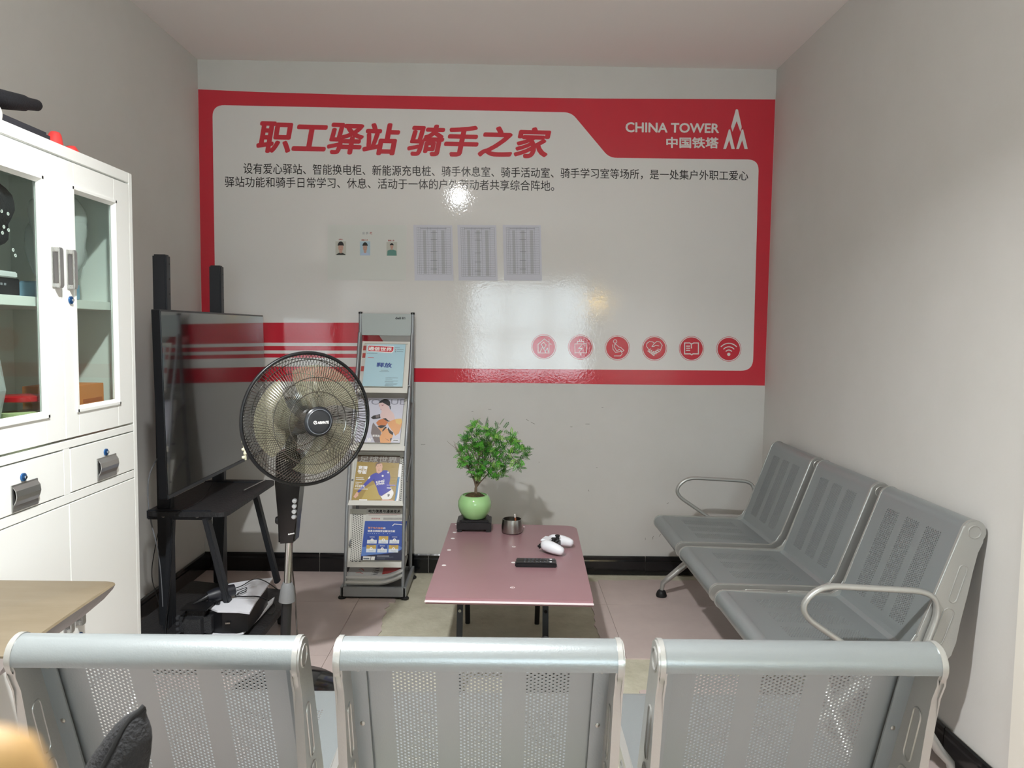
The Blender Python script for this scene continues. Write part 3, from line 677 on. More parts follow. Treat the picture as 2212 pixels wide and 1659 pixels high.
# ------------------------------------------------------------------ magazine stand by the back wall
rackm = mat('silver_rack_paint', (150, 153, 156), .35, .4)
traym = mat('cream_white_tray', (214, 212, 204), .45)
t = thing('magazine_rack', 'silver metal magazine rack with four sloping trays against the back wall', 'rack', (-.645, 3.9, 0))
xL, xR = -.805, -.483
B().box(xL + .01, xR - .01, 3.72, 4.06, .026, .040, .002).build('base_plate', rackm, t)
for y0, y1, nm in ((3.715, 3.735, 'base_front'), (4.05, 4.065, 'base_back')): B().box(xL, xR, y0, y1, .012, .060, .002).build(nm, rackm, t)
for x0 in (xL - .004, xR - .012): B().box(x0, x0 + .016, 3.715, 4.065, .012, .062, .002).build('base_side', rackm, t)
B().box(xL, xR, 3.722, 4.06, .006, .013).build('base_underside', blackp, t)
for x in (xL + .004, xR - .004):
    for y in (3.728, 4.052): B().lathe([(0, 0), (.020, 0), (.021, .006), (.012, .014), (0, .014)], 20, Matrix.Translation((x, y, 0)), cap=False).build('rubber_foot', rubber, t, 50)
for s, x in ((-1, xL + .016), (1, xR - .016)):
    xi = -.777 if s < 0 else -.497
    rear = B().tube([(x, 4.045, .04), (x, 4.06, .35), (xi, 4.075, 1.0), (xi, 4.08, 1.25), (xi, 4.085, 1.437)], .0095, 12).build('rear_post', rackm, t, 50)
    B().lathe([(0, 0), (.011, 0), (.011, .010), (0, .012)], 16, Matrix.Translation((xi, 4.085, 1.432)), cap=False).build('post_cap', blackp, rear, 50)
    B().tube([(x, 3.735, .04), (x, 3.78, .42), (x - s * .004, 3.85, .72), (xi, 3.94, 1.0), (xi, 4.02, 1.2), (xi, 4.06, 1.33)], .0085, 12).build('front_post', rackm, t, 50)
    for z, y in ((.30, 3.86), (.62, 3.93), (.92, 3.99)): B().tube([(xi, y - .07, z - .05), (x * .5 + xi * .5, y + .12, z + .06)], .005, 8).build('strut', rackm, t, 50)
B().box(-.773, -.501, 4.078, 4.084, 1.318, 1.434, .001).build('header_panel', mat('pale_grey_panel', (176, 184, 182), .4), t)
hp = Plane((0, 4.077, 0), (0, -1, 0)); b = B()
text_into(b, 'deli', [(854, 684.5), (866, 684.5), (866, 690), (854, 690)], hp, .0005, .04)
text_into(b, '得力', [(867.5, 685), (876, 685), (876, 690), (867.5, 690)], hp, .0005, .03)
b.build('header_lettering', mat('dark_grey_ink', (70, 74, 78), .6), t)
# tray planes: bottom edge and top edge in y/z
class Tray:
    def __init__(s, yb, zb, yt, zt):
        d = Vector((0, yt - yb, zt - zb)).normalized(); n = d.cross(Vector((1, 0, 0))); n = n if n.y < 0 else -n
        s.b = Vector((0, yb, zb)); s.d = d; s.n = n; s.L = math.hypot(yt - yb, zt - zb); s.pl = Plane(s.b, n)
    def __call__(s, x, v, h=0.0): return Vector((x, 0, 0)) + s.b + s.d * v + s.n * h
T1 = Tray(3.925, 1.035, 4.03, 1.285); T2 = Tray(3.875, .742, 3.985, .985); T3 = Tray(3.82, .470, 3.93, .71); T4 = Tray(3.785, .165, 3.875, .42)
for T, (x0, x1) in ((T1, (-.755, -.503)), (T2, (-.785, -.507)), (T3, (-.785, -.505)), (T4, (-.79, -.505))):
    b = B(); b.prism([(x0, -.004), (x1, -.004), (x1, T.L), (x0, T.L)], T, -.0035, -.002); tr = b.build('tray', traym, t)
    b = B(); b.prism([(x0 - .002, -.006), (x1 + .002, -.006), (x1 + .002, -.002), (x0 - .002, -.002)], T, -.004, .030); b.build('tray_shelf', traym, tr)
    b = B(); b.prism([(x0 - .002, -.024), (x1 + .002, -.024), (x1 + .002, .001), (x0 - .002, .001)], T, .028, .031); b.build('tray_lip', traym, tr)
    for x in (x0, x1 - .012): B().prism([(x, 0), (x + .012, 0), (x + .012, T.L), (x, T.L)], T, -.002, .004).build('tray_rim', traym, tr)
    B().prism([(x0, T.L - .012), (x1, T.L - .012), (x1, T.L), (x0, T.L)], T, -.002, .003).build('tray_rim', traym, tr)
    B().tube([T(x0 - .012, .03, -.01), T(x1 + .012, .03, -.01)], .005, 8).build('tray_rod', rackm, tr, 50)
# perforated look of the two visible tray margins: real holes
def perf(T, x0, x1, v0, v1, name='perforated_strip'):
    b = B(); n = max(2, round((x1 - x0) / .0085)); px = (x1 - x0) / n; rows_ = int((v1 - v0) / .0095)
    for i in range(n):
        for j in range(rows_):
            xa = x0 + i * px; va = v0 + j * .0095 + (.00475 if i % 2 else 0); cx, cv = xa + px / 2, va + .00475; r = .0029
            ri = [T(cx + r * math.cos(PI / 8 + k * PI / 4), cv + r * math.sin(PI / 8 + k * PI / 4), .001) for k in range(8)]
            ro = [T(xa + px, va + .0095, .001), T(xa, va + .0095, .001), T(xa, va, .001), T(xa + px, va, .001)]
            b.faces(ri + ro, [(0, 1, 8), (2, 3, 9), (4, 5, 10), (6, 7, 11), (7, 0, 8, 11), (1, 2, 9, 8), (3, 4, 10, 9), (5, 6, 11, 10)])
    o = b.build(name, traym, t, kind='stuff'); return o
hole_shade = mat('hole_shade_grey', (60, 60, 58), .8)  # flat dark sheet behind the perforations, shade of the holes put into its colour
for T, x0, x1 in ((T3, -.545, -.518), (T4, -.775, -.72)):
    B().prism([(x0, .004), (x1, .004), (x1, T.L - .026), (x0, T.L - .026)], T, -.0018, -.0012).build('hole_shade_sheet', hole_shade, t)
    perf(T, x0, x1, .004, T.L - .025)

# magazines: a slab of pages with a printed cover
pages = mat('page_edges', (232, 230, 224), .7)
pm = {}
def pr(name, rgb, rough=.3):
    return mat('print_' + name, rgb, rough)
def magazine(label, T, corners, cover, th=.008, h0=.002, curl=0.0, grp='magazines in the rack'):
    """corners TL,TR,BR,BL in photo pixels on the tray plane"""
    P = [T.pl(u, v, h0 + th) for u, v in corners]
    r = thing('magazine', label, 'magazine', T.pl(*corners[3], h0), grp)
    b = B(); a = [b.bm.verts.new(p - T.n * th) for p in P]; q = [b.bm.verts.new(p) for p in P]
    b.bm.faces.new(a[::-1]); 
    for i in range(4): b.bm.faces.new((a[i], a[(i + 1) % 4], q[(i + 1) % 4], q[i]))
    b.bm.faces.new(q); b.build('pages', pages, r)
    B().prism(corners, T.pl, h0 + th + .0001, h0 + th + .0006).build('cover', cover, r)
    hh = h0 + th + .0009
    return r, T.pl, hh
# 1 light blue
r, f, hh = magazine('light blue magazine with a red boxed masthead in the top tray', T1, [(794.5, 746), (877, 746), (870, 837), (783, 836)], pr('light_blue', (176, 210, 222)), .012)
b = B(); white, red_, navy, grey_ = pr('white', (244, 242, 240)), pr('red', (204, 46, 60)), pr('navy', (52, 78, 150)), pr('grey', (110, 122, 132))
b.mi = 0; b.poly(rounded([(796, 748), (852, 750), (851, 762), (846, 765), (794, 761)], 1.5, 3), f, hh); b.mi = 1; b.poly(rounded([(797, 749), (851, 751.5), (850, 760), (846, 763), (795, 760)], 1.2, 3), f, hh + .0003)
b.mi = 0; text_into(b, '通信世界', [(797.5, 750.5), (848.5, 753), (847, 761.5), (796, 759)], f, hh + .0006, .03)
b.mi = 2; text_into(b, '释放', [(815, 785), (848.5, 786), (847, 796.5), (813, 795)], f, hh, .035)
b.mi = 3
for x0, x1, y in ((793.5, 816, 765.5), (824, 839, 802), (821, 841, 804.5), (834, 860, 818.5), (834, 848, 821), (833, 860, 825), (832, 850, 827), (834, 859, 831), (833, 857, 833), (832, 850, 835), (854, 864, 753.5), (859, 872, 757.5), (858, 871, 761.5)): b.stroke([(x0, y), (x1, y + .2)], .7, f, hh)
b.mi = 1; b.stroke([(796, 774.5), (808, 775)], .9, f, hh); b.disc(855.5, 758, 1, f, hh, 10); b.mi = 3; b.disc(855, 762, 1, f, hh, 10)
b.build('cover_print', [white, red_, navy, grey_], r)
r2_, f, hh = magazine('magazine with red patterned spine, behind the light blue one', T1, [(786, 745), (800, 745), (790, 836), (776, 835)], pr('pale_grey', (196, 194, 190)), .006, .001)
b = B()
for y0, y1 in ((748, 758), (764, 774), (792, 803)): b.poly([(786 - (y0 - 745) * .11, y0), (792.5 - (y0 - 745) * .11, y0), (792.5 - (y1 - 745) * .11, y1), (786 - (y1 - 745) * .11, y1)], f, hh)
b.build('cover_print', pr('dark_red', (164, 60, 54)), r2_)
# 2 fashion magazine
r, f, hh = magazine('fashion magazine with a woman in black cap and orange dress, second tray', T2, [(776, 861), (874, 862), (864, 958), (768, 957)], pr('lilac_grey', (206, 206, 220)), .011)
k = 1 / 11.846; P = lambda pts: [(765 + x * k, 840 + y * k) for x, y in pts]
skin, blk, org, dorg, sheer, mag_ = pr('skin', (226, 196, 192)), pr('black', (26, 24, 26)), pr('orange', (228, 164, 108)), pr('deep_orange', (206, 122, 68)), pr('sheer_grey', (120, 108, 108)), pr('magenta', (150, 60, 90)); yel = pr('soft_yellow', (228, 190, 112)); gl = pr('grey_letters', (142, 142, 156))
b = B(); ms = [skin, blk, org, dorg, sheer, mag_, yel, gl, white]
def put(i, pts, dz): b.mi = i; b.poly(P(pts), f, hh + dz * .00025)
b.mi = 7; text_into(b, 'VOGUE', [(786, 864), (876, 864.5), (875, 876), (785, 876)], f, hh, 0)
put(4, [(500, 880), (560, 960), (700, 1100), (680, 1390), (540, 1390), (440, 1160), (470, 960)], 1)
put(0, [(640, 380), (720, 360), (880, 440), (930, 560), (1010, 640), (1050, 740), (1050, 830), (880, 840), (690, 770), (680, 680), (720, 600), (690, 560), (670, 500), (645, 460)], 2)
put(3, [(570, 890), (640, 820), (760, 780), (830, 830), (880, 880), (800, 980), (620, 960)], 3)
put(2, [(860, 880), (1000, 820), (1090, 790), (1220, 780), (1240, 860), (1210, 1000), (1150, 1160), (1060, 1220), (990, 1100), (900, 980)], 3)
put(6, [(1060, 800), (1220, 785), (1235, 880), (1180, 940), (1080, 900)], 4)
put(2, [(620, 1000), (760, 1000), (960, 1080), (1010, 1200), (940, 1400), (680, 1400), (660, 1250), (720, 1150)], 4)
put(1, [(600, 980), (700, 950), (830, 960), (760, 1010), (690, 1030)], 5); put(1, [(880, 1000), (930, 1080), (1010, 1140), (1000, 1210), (910, 1150), (870, 1060)], 5); put(1, [(800, 990), (850, 1000), (740, 1120), (730, 1090)], 5); put(1, [(930, 1290), (980, 1280), (940, 1370)], 5); put(1, [(800, 1280), (900, 1340), (890, 1350)], 5)
put(1, [(740, 780), (820, 770), (880, 830), (940, 850), (870, 860)], 5)
put(1, [(640, 390), (690, 320), (780, 285), (860, 290), (930, 350), (935, 420), (910, 470), (840, 430), (740, 375)], 6); put(1, [(910, 460), (940, 450), (950, 560), (925, 530)], 6)
put(5, [(700, 435), (780, 430), (740, 455)], 6); put(5, [(645, 455), (665, 450), (662, 475)], 6); put(5, [(680, 540), (710, 535), (705, 555)], 6)
put(1, [(500, 710), (670, 670), (685, 770), (500, 800), (440, 760)], 6); put(4, [(560, 700), (660, 690), (665, 755), (570, 765)], 7)
b.mi = 8; b.poly(P([(1000, 1310), (1150, 1315), (1140, 1360), (990, 1355)]), f, hh + .0012); text_into(b, '新再生', [(806, 940.5), (822, 941), (821.5, 946), (805.5, 945.5)], f, hh + .0018, .03); text_into(b, 'W', [(794, 947), (804, 947.5), (803, 958), (793, 957.5)], f, hh + .0018, .04)
b.mi = 1; b.stroke(P([(1020, 1337), (1120, 1340)]), 1.4, f, hh + .0016)
b.build('cover_print', ms, r)
# 3 football magazine
r9, f9, hh9 = magazine('white and blue magazine leaning right behind the football magazine', T3, [(860, 1003), (869, 1003), (861, 1090), (846, 1090)], pr('white', (244, 242, 240)), .006, .002)
b = B(); b.mi = 0; b.poly([(860, 1031), (864, 1031), (858, 1075), (854, 1089), (850, 1089)], f9, hh9); b.build('cover_print', pr('mid_blue', (72, 134, 186)), r9)
r, f, hh = magazine('gold football magazine with a player in blue shirt, third tray', T3, [(775, 985), (865, 987), (853, 1087), (760, 1088)], pr('gold', (164, 136, 58)), .010, .009)
k = 1 / 11.85; P = lambda pts: [(755 + x * k, 970 + y * k) for x, y in pts]
blu, dblu = pr('royal_blue', (46, 50, 170)), pr('deep_blue', (34, 36, 120)); brn = pr('brown_band', (84, 68, 54)); tit = pr('title_grey', (150, 146, 138)); lgold = pr('light_gold', (186, 160, 76)); hair = pr('hair', (112, 86, 70)); skin2 = pr('skin_warm', (222, 176, 152)); lil = pr('lilac', (150, 140, 210))
b = B(); ms = [blu, dblu, brn, tit, lgold, hair, skin2, white, blk, lil]
put(4, [(480, 1000), (700, 900), (780, 1200), (820, 1300), (300, 1340)], 0)
put(2, [(235, 180), (1305, 200), (1300, 385), (215, 345)], 1)
b.mi = 3; text_into(b, '足球世界', [(780, 986.5), (860, 989), (858.5, 1003), (777, 1000)], f, hh + .0005, .02)
put(0, [(690, 630), (760, 650), (850, 600), (870, 570), (980, 570), (1040, 620), (1060, 760), (1030, 900), (1080, 1080), (930, 1160), (830, 1225), (770, 1190), (700, 980), (640, 850), (600, 830), (420, 980), (340, 1060), (260, 1140), (215, 1110), (330, 980), (470, 820), (560, 700), (620, 660)], 3)
put(1, [(640, 850), (600, 830), (650, 780), (680, 880)], 4)
put(6, [(200, 1120), (250, 1140), (240, 1230), (210, 1240), (170, 1285), (120, 1240), (160, 1180)], 4)
put(7, [(800, 1215), (840, 1225), (1050, 1090), (1100, 1045), (1140, 1120), (1140, 1180), (1080, 1290), (1010, 1310), (860, 1310)], 4); put(6, [(840, 1310), (1110, 1320), (1150, 1340), (980, 1390), (830, 1370)], 5)
put(6, [(700, 560), (850, 540), (840, 610), (760, 655), (710, 620)], 5)
put(6, [(685, 470), (700, 400), (770, 375), (850, 400), (862, 480), (840, 570), (770, 620), (705, 570)], 6); put(5, [(680, 500), (690, 400), (760, 365), (850, 385), (790, 400), (720, 420), (700, 470)], 7)
put(5, [(725, 465), (760, 455), (755, 465), (728, 475)], 8); put(5, [(795, 440), (820, 440), (818, 450), (797, 450)], 8); put(8, [(750, 565), (780, 560), (772, 580)], 8); put(5, [(760, 520), (780, 520), (775, 530)], 8)
put(7, [(500, 760), (540, 715), (550, 750), (510, 795), (495, 785)], 6); b.mi = 7; b.disc(*P([(1003, 625)])[0], 1.9, f, hh + .0016, 12); b.disc(*P([(865, 712)])[0], 2.3, f, hh + .0016, 12)
text_into(b, 'KING', [(813.5, 1041.5), (832, 1038), (831.5, 1043), (814, 1046)], f, hh + .0018, .04); text_into(b, 'POWER', [(814.5, 1046.5), (832, 1043.5), (832, 1048), (815, 1051)], f, hh + .0018, .04)
text_into(b, '竞猜', [(776, 1007.5), (796, 1009), (795, 1017), (774.5, 1016)], f, hh + .0006, .04); text_into(b, '专版', [(774, 1016.5), (794.5, 1018), (793, 1026.5), (773, 1025.5)], f, hh + .0006, .04)
text_into(b, '10.05%', [(770, 1049), (790, 1050), (789.5, 1055.5), (769, 1054.5)], f, hh + .0018, .03)
for x0, x1, y, w_ in ((771, 786, 1034, 1.2), (771, 788, 1037.5, 1.3), (770, 783, 1043.5, 1), (770, 777, 1047, .8), (768, 795, 1058, 1.4)): b.stroke([(x0, y), (x1, y + .6)], w_, f, hh + .0018)
for x0, x1, y, w_ in ((846, 858, 1032, 1), (845, 857, 1039.5, 1), (846, 856, 1042.8, 1), (838, 854, 1008.5, .7), (843, 854, 1011, .7)): b.mi = 4; b.stroke([(x0, y), (x1, y)], w_, f, hh + .0018)
b.mi = 9; b.stroke([(837.5, 1050), (854, 1050.5)], 2, f, hh + .0018); b.mi = 7; b.stroke([(838, 1056), (846, 1056.5)], 2, f, hh + .0019)
b.mi = 8; text_into(b, '9', [(838.5, 1069), (843.5, 1069), (842, 1075.5), (837.5, 1075.5)], f, hh + .0018, .03)
b.mi = 7; b.poly(P([(100, 1330), (250, 1332), (240, 1390), (92, 1388)]), f, hh + .0006); b.poly(P([(265, 1305), (470, 1308), (458, 1390), (258, 1388)]), f, hh + .0006); b.mi = 3; b.stroke(P([(115, 1362), (220, 1364)]), 2.4, f, hh + .0009)
b.build('cover_print', ms, r)
# 4 two magazines in the fourth tray
r, f, hh = magazine('grey-white journal with black masthead, behind the blue brochure', T4, [(793, 1097.5), (880, 1099), (878, 1200), (783, 1200)], pr('paper_grey', (200, 198, 192)), .006, .001)
b = B(); b.mi = 8; text_into(b, '电力信息与通信技术', [(797, 1101), (866, 1101.5), (865, 1109), (796.5, 1108)], f, hh, .035)
b.mi = 5; b.stroke([(797, 1110.5), (865, 1111)], .9, f, hh); text_into(b, '本期导读', [(802.5, 1118.5), (822, 1119), (821.5, 1122.5), (802, 1122)], f, hh, .02)
b.mi = 3; b.stroke([(797, 1113.5), (858, 1114)], .6, f, hh)
b.mi = 8; b.stroke([(829, 1119.5), (873, 1119.5)], .8, f, hh); b.stroke([(829, 1122), (873, 1122)], .8, f, hh)
b.build('cover_print', [blu, dblu, brn, tit, lgold, pr('faded_red', (176, 96, 96)), skin2, white, blk], r)
r, f, hh = magazine('blue brochure with six white and gold boxes, front of the fourth tray', T4, [(789.5, 1126), (880, 1126.5), (868, 1210.5), (780, 1210)], pr('brochure_blue', (44, 78, 164)), .006, .008)
k = 1 / 12.76; P = lambda pts: [(755 + x * k, 1090 + y * k) for x, y in pts]
b = B(); ms = [white, pr('brochure_gold', (206, 172, 84)), pr('brochure_navy', (24, 26, 58)), pr('brochure_sky', (92, 128, 196)), pr('brochure_orange', (226, 158, 120)), grey_, pr('pale_box', (220, 226, 234)), pr('brochure_box_blue', (34, 66, 150)), red_]
put(3, [(360, 1180), (800, 1100), (1400, 1150), (1470, 1200), (1380, 1280), (800, 1370), (600, 1390), (345, 1420)], 0)
put(2, [(320, 1535), (335, 1430), (600, 1390), (900, 1370), (1230, 1330), (1490, 1230), (1440, 1540)], 1)
for cxx, cyy, hd in ((635, 960, 7), (948, 960, 1), (1250, 960, 7), (610, 1200, 1), (915, 1205, 7), (1225, 1205, 1)):
    put(hd, [(cxx - 125, cyy - 85), (cxx + 135, cyy - 82), (cxx + 130, cyy + 20), (cxx - 132, cyy + 20)], 2)
    put(6, [(cxx - 132, cyy + 18), (cxx + 132, cyy + 20), (cxx + 126, cyy + 120), (cxx - 140, cyy + 118)], 3)
    b.mi = 0; b.disc(*P([(cxx, cyy + 20)])[0], 3.2, f, hh + .001, 14); b.mi = 5; b.disc(*P([(cxx, cyy + 18)])[0], 1.0, f, hh + .0013, 10); b.stroke(P([(cxx - 60, cyy + 78), (cxx + 60, cyy + 80)]), .6, f, hh + .0013)
    b.mi = 0 if hd == 7 else 5; b.stroke(P([(cxx - 60, cyy - 62), (cxx + 70, cyy - 60)]), .9, f, hh + .0013)
b.mi = 4; text_into(b, '基于电力信通', [(796, 1138.5), (828, 1139.5), (828, 1143.5), (796, 1142.5)], f, hh + .0006, .03); b.mi = 0; text_into(b, '的', [(829, 1139.5), (833.5, 1139.5), (833.5, 1143.5), (829, 1143.5)], f, hh + .0006, .03)
text_into(b, '信息化网络安全解决方案', [(795.5, 1145), (854.5, 1146), (854, 1150.5), (795, 1149.5)], f, hh + .0006, .03)
b.mi = 6
for q in range(11): 
    if q not in (6, 8): b.disc(796 + q * 4.7, 1152.8 + q * .06, .7, f, hh + .0006, 8)
b.mi = 0; b.stroke([(849, 1136), (853, 1132.5), (858, 1133), (873, 1134.5)], 1.4, f, hh + .0006); b.stroke([(816, 1201.5), (841, 1201.5)], .9, f, hh + .0009); b.mi = 5; b.stroke([(816, 1205), (850, 1203.5)], .6, f, hh + .0009); b.stroke([(816, 1207.5), (832, 1207.5)], .6, f, hh + .0009)
b.mi = 8; b.stroke([(869, 1129.5), (874, 1129.5)], 1.6, f, hh + .0006)
b.mi = 0; b.poly(P([(390, 1430), (600, 1435), (585, 1535), (380, 1533)]), f, hh + .0009); b.poly(P([(615, 1435), (718, 1437), (700, 1537), (598, 1536)]), f, hh + .0009); b.mi = 5; b.stroke(P([(415, 1490), (540, 1492)]), 3, f, hh + .0012)
b.build('cover_print', ms, r)
# newspapers in the base
for k, (dx, dy, z0, n) in enumerate(((0, 0, .062, 3), (.004, -.012, .074, 0), (.0, .004, .086, 1), (.006, -.006, .098, 2))):
    lab = ['folded newspaper at the bottom of the pile in the rack base', 'second folded newspaper from the bottom in the rack base', 'folded newspaper just under the top one in the rack base', 'top newspaper with red script masthead in the rack base'][k]
    r = thing('newspaper', lab, 'newspaper', (-.64, 3.86, z0), 'newspapers in the rack base')
    def fn(u, v, h, dx=dx, dy=dy, z0=z0): return Vector((-.79 + u * .285 + dx, 3.742 + v * .22 + dy, z0 + h + .085 * v * (1 if z0 > .09 else .4) * v + (.055 * max(0, u - .62) ** 1.5 * 3)))
    b = B(); N = 10; g_ = [[b.bm.verts.new(fn(i / N, j / N, 0)) for j in range(N + 1)] for i in range(N + 1)]; g2 = [[b.bm.verts.new(fn(i / N, j / N, .011)) for j in range(N + 1)] for i in range(N + 1)]
    for i in range(N):
        for j in range(N): b.bm.faces.new((g_[i][j], g_[i][j + 1], g_[i + 1][j + 1], g_[i + 1][j])); b.bm.faces.new((g2[i][j], g2[i + 1][j], g2[i + 1][j + 1], g2[i][j + 1]))
    for i in range(N):
        for a in (0, N): b.bm.faces.new((g_[i][a], g_[i + 1][a], g2[i + 1][a], g2[i][a])); b.bm.faces.new((g_[a][i], g_[a][i + 1], g2[a][i + 1], g2[a][i]))
    b.build('folded_sheets', mat('newsprint', (196, 196, 194), .85), r, 40)
    if k == 3:
        b = B(); F = lambda u, v, h: fn(u, v, h + .0118)
        def patch(u0, v0, u1, v1, mi, h=0.0):
            b.mi = mi
            m_ = 6
            for i in range(m_):
                ua, ub = u0 + (u1 - u0) * i / m_, u0 + (u1 - u0) * (i + 1) / m_; b.poly([(ua, v0), (ub, v0), (ub, v1), (ua, v1)], F, h)
        for i, (u, v, l) in enumerate(((.15, .2, .12), (.18, .35, .09), (.2, .48, .14), (.17, .60, .17), (.22, .68, .12))): b.mi = 0; b.stroke([(u, v), (u + l * .5, v + .03), (u + l, v - .04)], .018, F, .0002)
        b.mi = 1
        for i in range(8): b.stroke([(.47, .12 + i * .085), (.53, .15 + i * .085)], .03, F, .0002); b.stroke([(.43, .10 + i * .085), (.445, .15 + i * .085)], .006, F, .0002)
        patch(.62, .12, .95, .85, 0, .0003); patch(.70, .2, .92, .6, 1, .0006); patch(.62, .12, .70, .5, 2, .0007)
        b.build('front_page_print', [pr('news_red', (172, 66, 66)), pr('news_dark', (72, 72, 78)), pr('news_beige', (206, 176, 150))], r)

# ------------------------------------------------------------------ television on its stand
standm = mat('black_stand_steel', (34, 36, 40), .45, bump=(200, .05)); shelfm = mat('black_grain_shelf', (36, 36, 38), .5, bump=(90, .25))
t = thing('tv_stand', 'black rolling television stand with two shelves in the left corner', 'stand', (-1.25, 3.3, 0))
for y in (3.07, 3.65):
    up = B().box(-1.408, -1.352, y - .022, y + .022, .10, 1.636 + (.006 if y > 3.5 else 0), .006).build('upright', standm, t)
    for z in (1.60, 1.54, 1.48):
        B().lathe([(0, 0), (.004, 0), (.004, .001), (0, .001)], 10, Matrix.Translation((-1.352, y + .008, z)) @ Matrix.Rotation(PI / 2, 4, 'Y'), cap=False).build('bolt_hole', rubber, up)
    yl = y - .05
    B().beam((-1.20, yl, .60), (-1.085, yl, .12), .022, .042, .004, up=(0, 1, 0)).build('leg', standm, t)
    B().beam((-1.335, yl, .60), (-1.36, yl, .12), .022, .040, .004, up=(0, 1, 0)).build('leg', standm, t)
    B().box(-1.43, -1.17, yl - .014, yl - .004, .575, .615, .004).build('side_bracket', standm, t)
    for x in (-1.36, -1.225):
        B().lathe([(0, 0), (.009, 0), (.008, .006), (0, .008)], 16, Matrix.Translation((x, yl - .014, .593)) @ Matrix.Rotation(PI / 2, 4, 'X'), cap=False).build('bolt', chrome, t, 50)
sh = rounded([(-1.43, 2.99), (-1.105, 2.99), (-1.105, 3.66), (-1.43, 3.66)], .045, 6)
B().prism(sh, lambda u, v, h: Vector((u, v, h)), .592, .610).build('shelf', shelfm, t)
lo = rounded([(-1.50, 2.80), (-.962, 2.80), (-.962, 3.47), (-1.50, 3.60)], .03, 5)
B().prism(lo, lambda u, v, h: Vector((u, v, h)), .10, .125).build('base_shelf', shelfm, t)
for x, y in ((-1.02, 2.88), (-1.0, 3.38), (-1.45, 2.88), (-1.45, 3.5)):
    cst = B().box(x - .018, x + .018, y - .018, y + .018, .06, .10, .003).build('caster', blackp, t)
    B().lathe([(0, -.014), (.028, -.014), (.03, 0), (.028, .014), (0, .014)], 20, Matrix.Translation((x, y, .03)) @ Matrix.Rotation(PI / 2, 4, 'Y'), cap=False).build('wheel', rubber, cst, 40)
for z in (.80, 1.02, 1.24): B().box(-1.352, -1.318, 3.0, 3.72, z - .02, z + .02, .003).build('wall_bracket', standm, t)
B().tube([(-1.16, 3.35, .622), (-1.14, 3.60, .622)], .0035, 8).build('rail', chrome, t, 50)
tv = thing('television', 'large black flat-screen television turned towards the benches', 'television', (-1.26, 3.38, .70))
class TVp:
    def __call__(s, y, z, h=0.0): return Vector((-1.249 - (z - .705) * .022 + h, y, z))
tp = TVp()
B().prism(rounded([(2.79, .705), (3.975, .705), (3.975, 1.415), (2.79, 1.412)], .006, 3), tp, -.03, .0).build('casing', blackp, tv)
B().prism(rounded([(3.0, .76), (3.77, .76), (3.70, 1.15), (3.07, 1.15)], .03, 4), tp, -.06, -.03).build('rear_housing', blackp, tv)
B().prism([(2.797, .722), (3.968, .722), (3.968, 1.407), (2.797, 1.405)], tp, .0, .002).build('screen', mat('dark_screen_glass', (12, 15, 18), .04, spec=.9, coat=1), tv)
B().prism([(2.797, .708), (3.968, .708), (3.968, .720), (2.797, .720)], tp, .0, .003).build('bottom_bezel', mat('dark_metal_bezel', (70, 74, 80), .3, .6), tv)
# things on the lower shelf
cs = thing('game_console', 'white and black game console lying flat on the lower stand shelf', 'console', at(500, 1330, 2, .125))
z_ = .235; lowz = .14
pu = Plane((0, 0, z_), (0, 0, 1)); plw = Plane((0, 0, lowz), (0, 0, 1))
def slab(name, px, pl, h0, h1, m, par): return B().prism(px, pl, h0, h1).build(name, m, par)
slab('upper_fin', [(411, 1314), (432, 1303), (495, 1262), (530, 1256), (589, 1249), (572, 1274), (553, 1300), (539, 1325), (515, 1322), (470, 1321), (436, 1308)], pu, -.004, .003, wplas, cs)
slab('lower_fin', [(440, 1372), (505, 1352), (530, 1339), (560, 1316), (593, 1291), (589, 1302), (560, 1335), (526, 1368), (505, 1371), (450, 1380)], plw, -.004, .004, wplas, cs)
slab('core', [(450, 1318), (470, 1300), (515, 1275), (578, 1262), (560, 1288), (535, 1316), (510, 1320), (480, 1320)], pu, -.09, -.006, blackp, cs)
b = B(); 
for q in range(3): c = at(500 + q * 3.4, 1334.5 - q * .3, 2, .19); b.box(c.x - .003, c.x + .003, c.y - .06, c.y - .055, c.z - .003, c.z + .003)
b.build('port', steel, cs)
sp = thing('speaker', 'black mesh speaker with rounded top at the front of the lower shelf', 'speaker', (-1.235, 2.92, .125))
spc = at(426, 1315, 1, 2.92)
b = B(); b.box(spc.x - .062, spc.x + .062, 2.87, 2.99, .125, spc.z + .005, .03, 4); b.build('body', mat('black_mesh', (38, 39, 42), .45, bump=(420, .6)), sp, 50)
B().box(spc.x - .052, spc.x + .052, 2.88, 2.98, spc.z + .004, spc.z + .010, .004, 2).build('top_panel', blackp, sp, 50)
for q in range(4): B().box(spc.x - .073, spc.x - .061, 2.89, 2.91, spc.z - .035 - q * .022, spc.z - .022 - q * .022, .002).build('button', mat('dark_grey_button'), sp)
ad = thing('handheld_fan', 'black cylindrical gadget with looped cords on top of the console', 'gadget', at(480, 1290, 2, .24))
ad.name = 'corded_gadget'
a0 = at(448, 1289, 2, .265); a1 = at(507, 1273, 2, .275); dv = (a1 - a0)
B().tube([a0, a0 + dv * .3, a0 + dv * .55, a1], [.020, .027, .026, .022], 14).build('body', mat('dark_navy_plastic', (26, 28, 36), .45), ad, 50)
B().tube([at(394, 1331, 2, .23), at(418, 1305, 2, .25), a0], [.003, .007, .015], 10).build('tail', blackp, ad, 50)
B().tube([at(458, 1301, 2, .247), at(474, 1302, 2, .247)], .008, 10).build('clip', blackp, ad, 50)
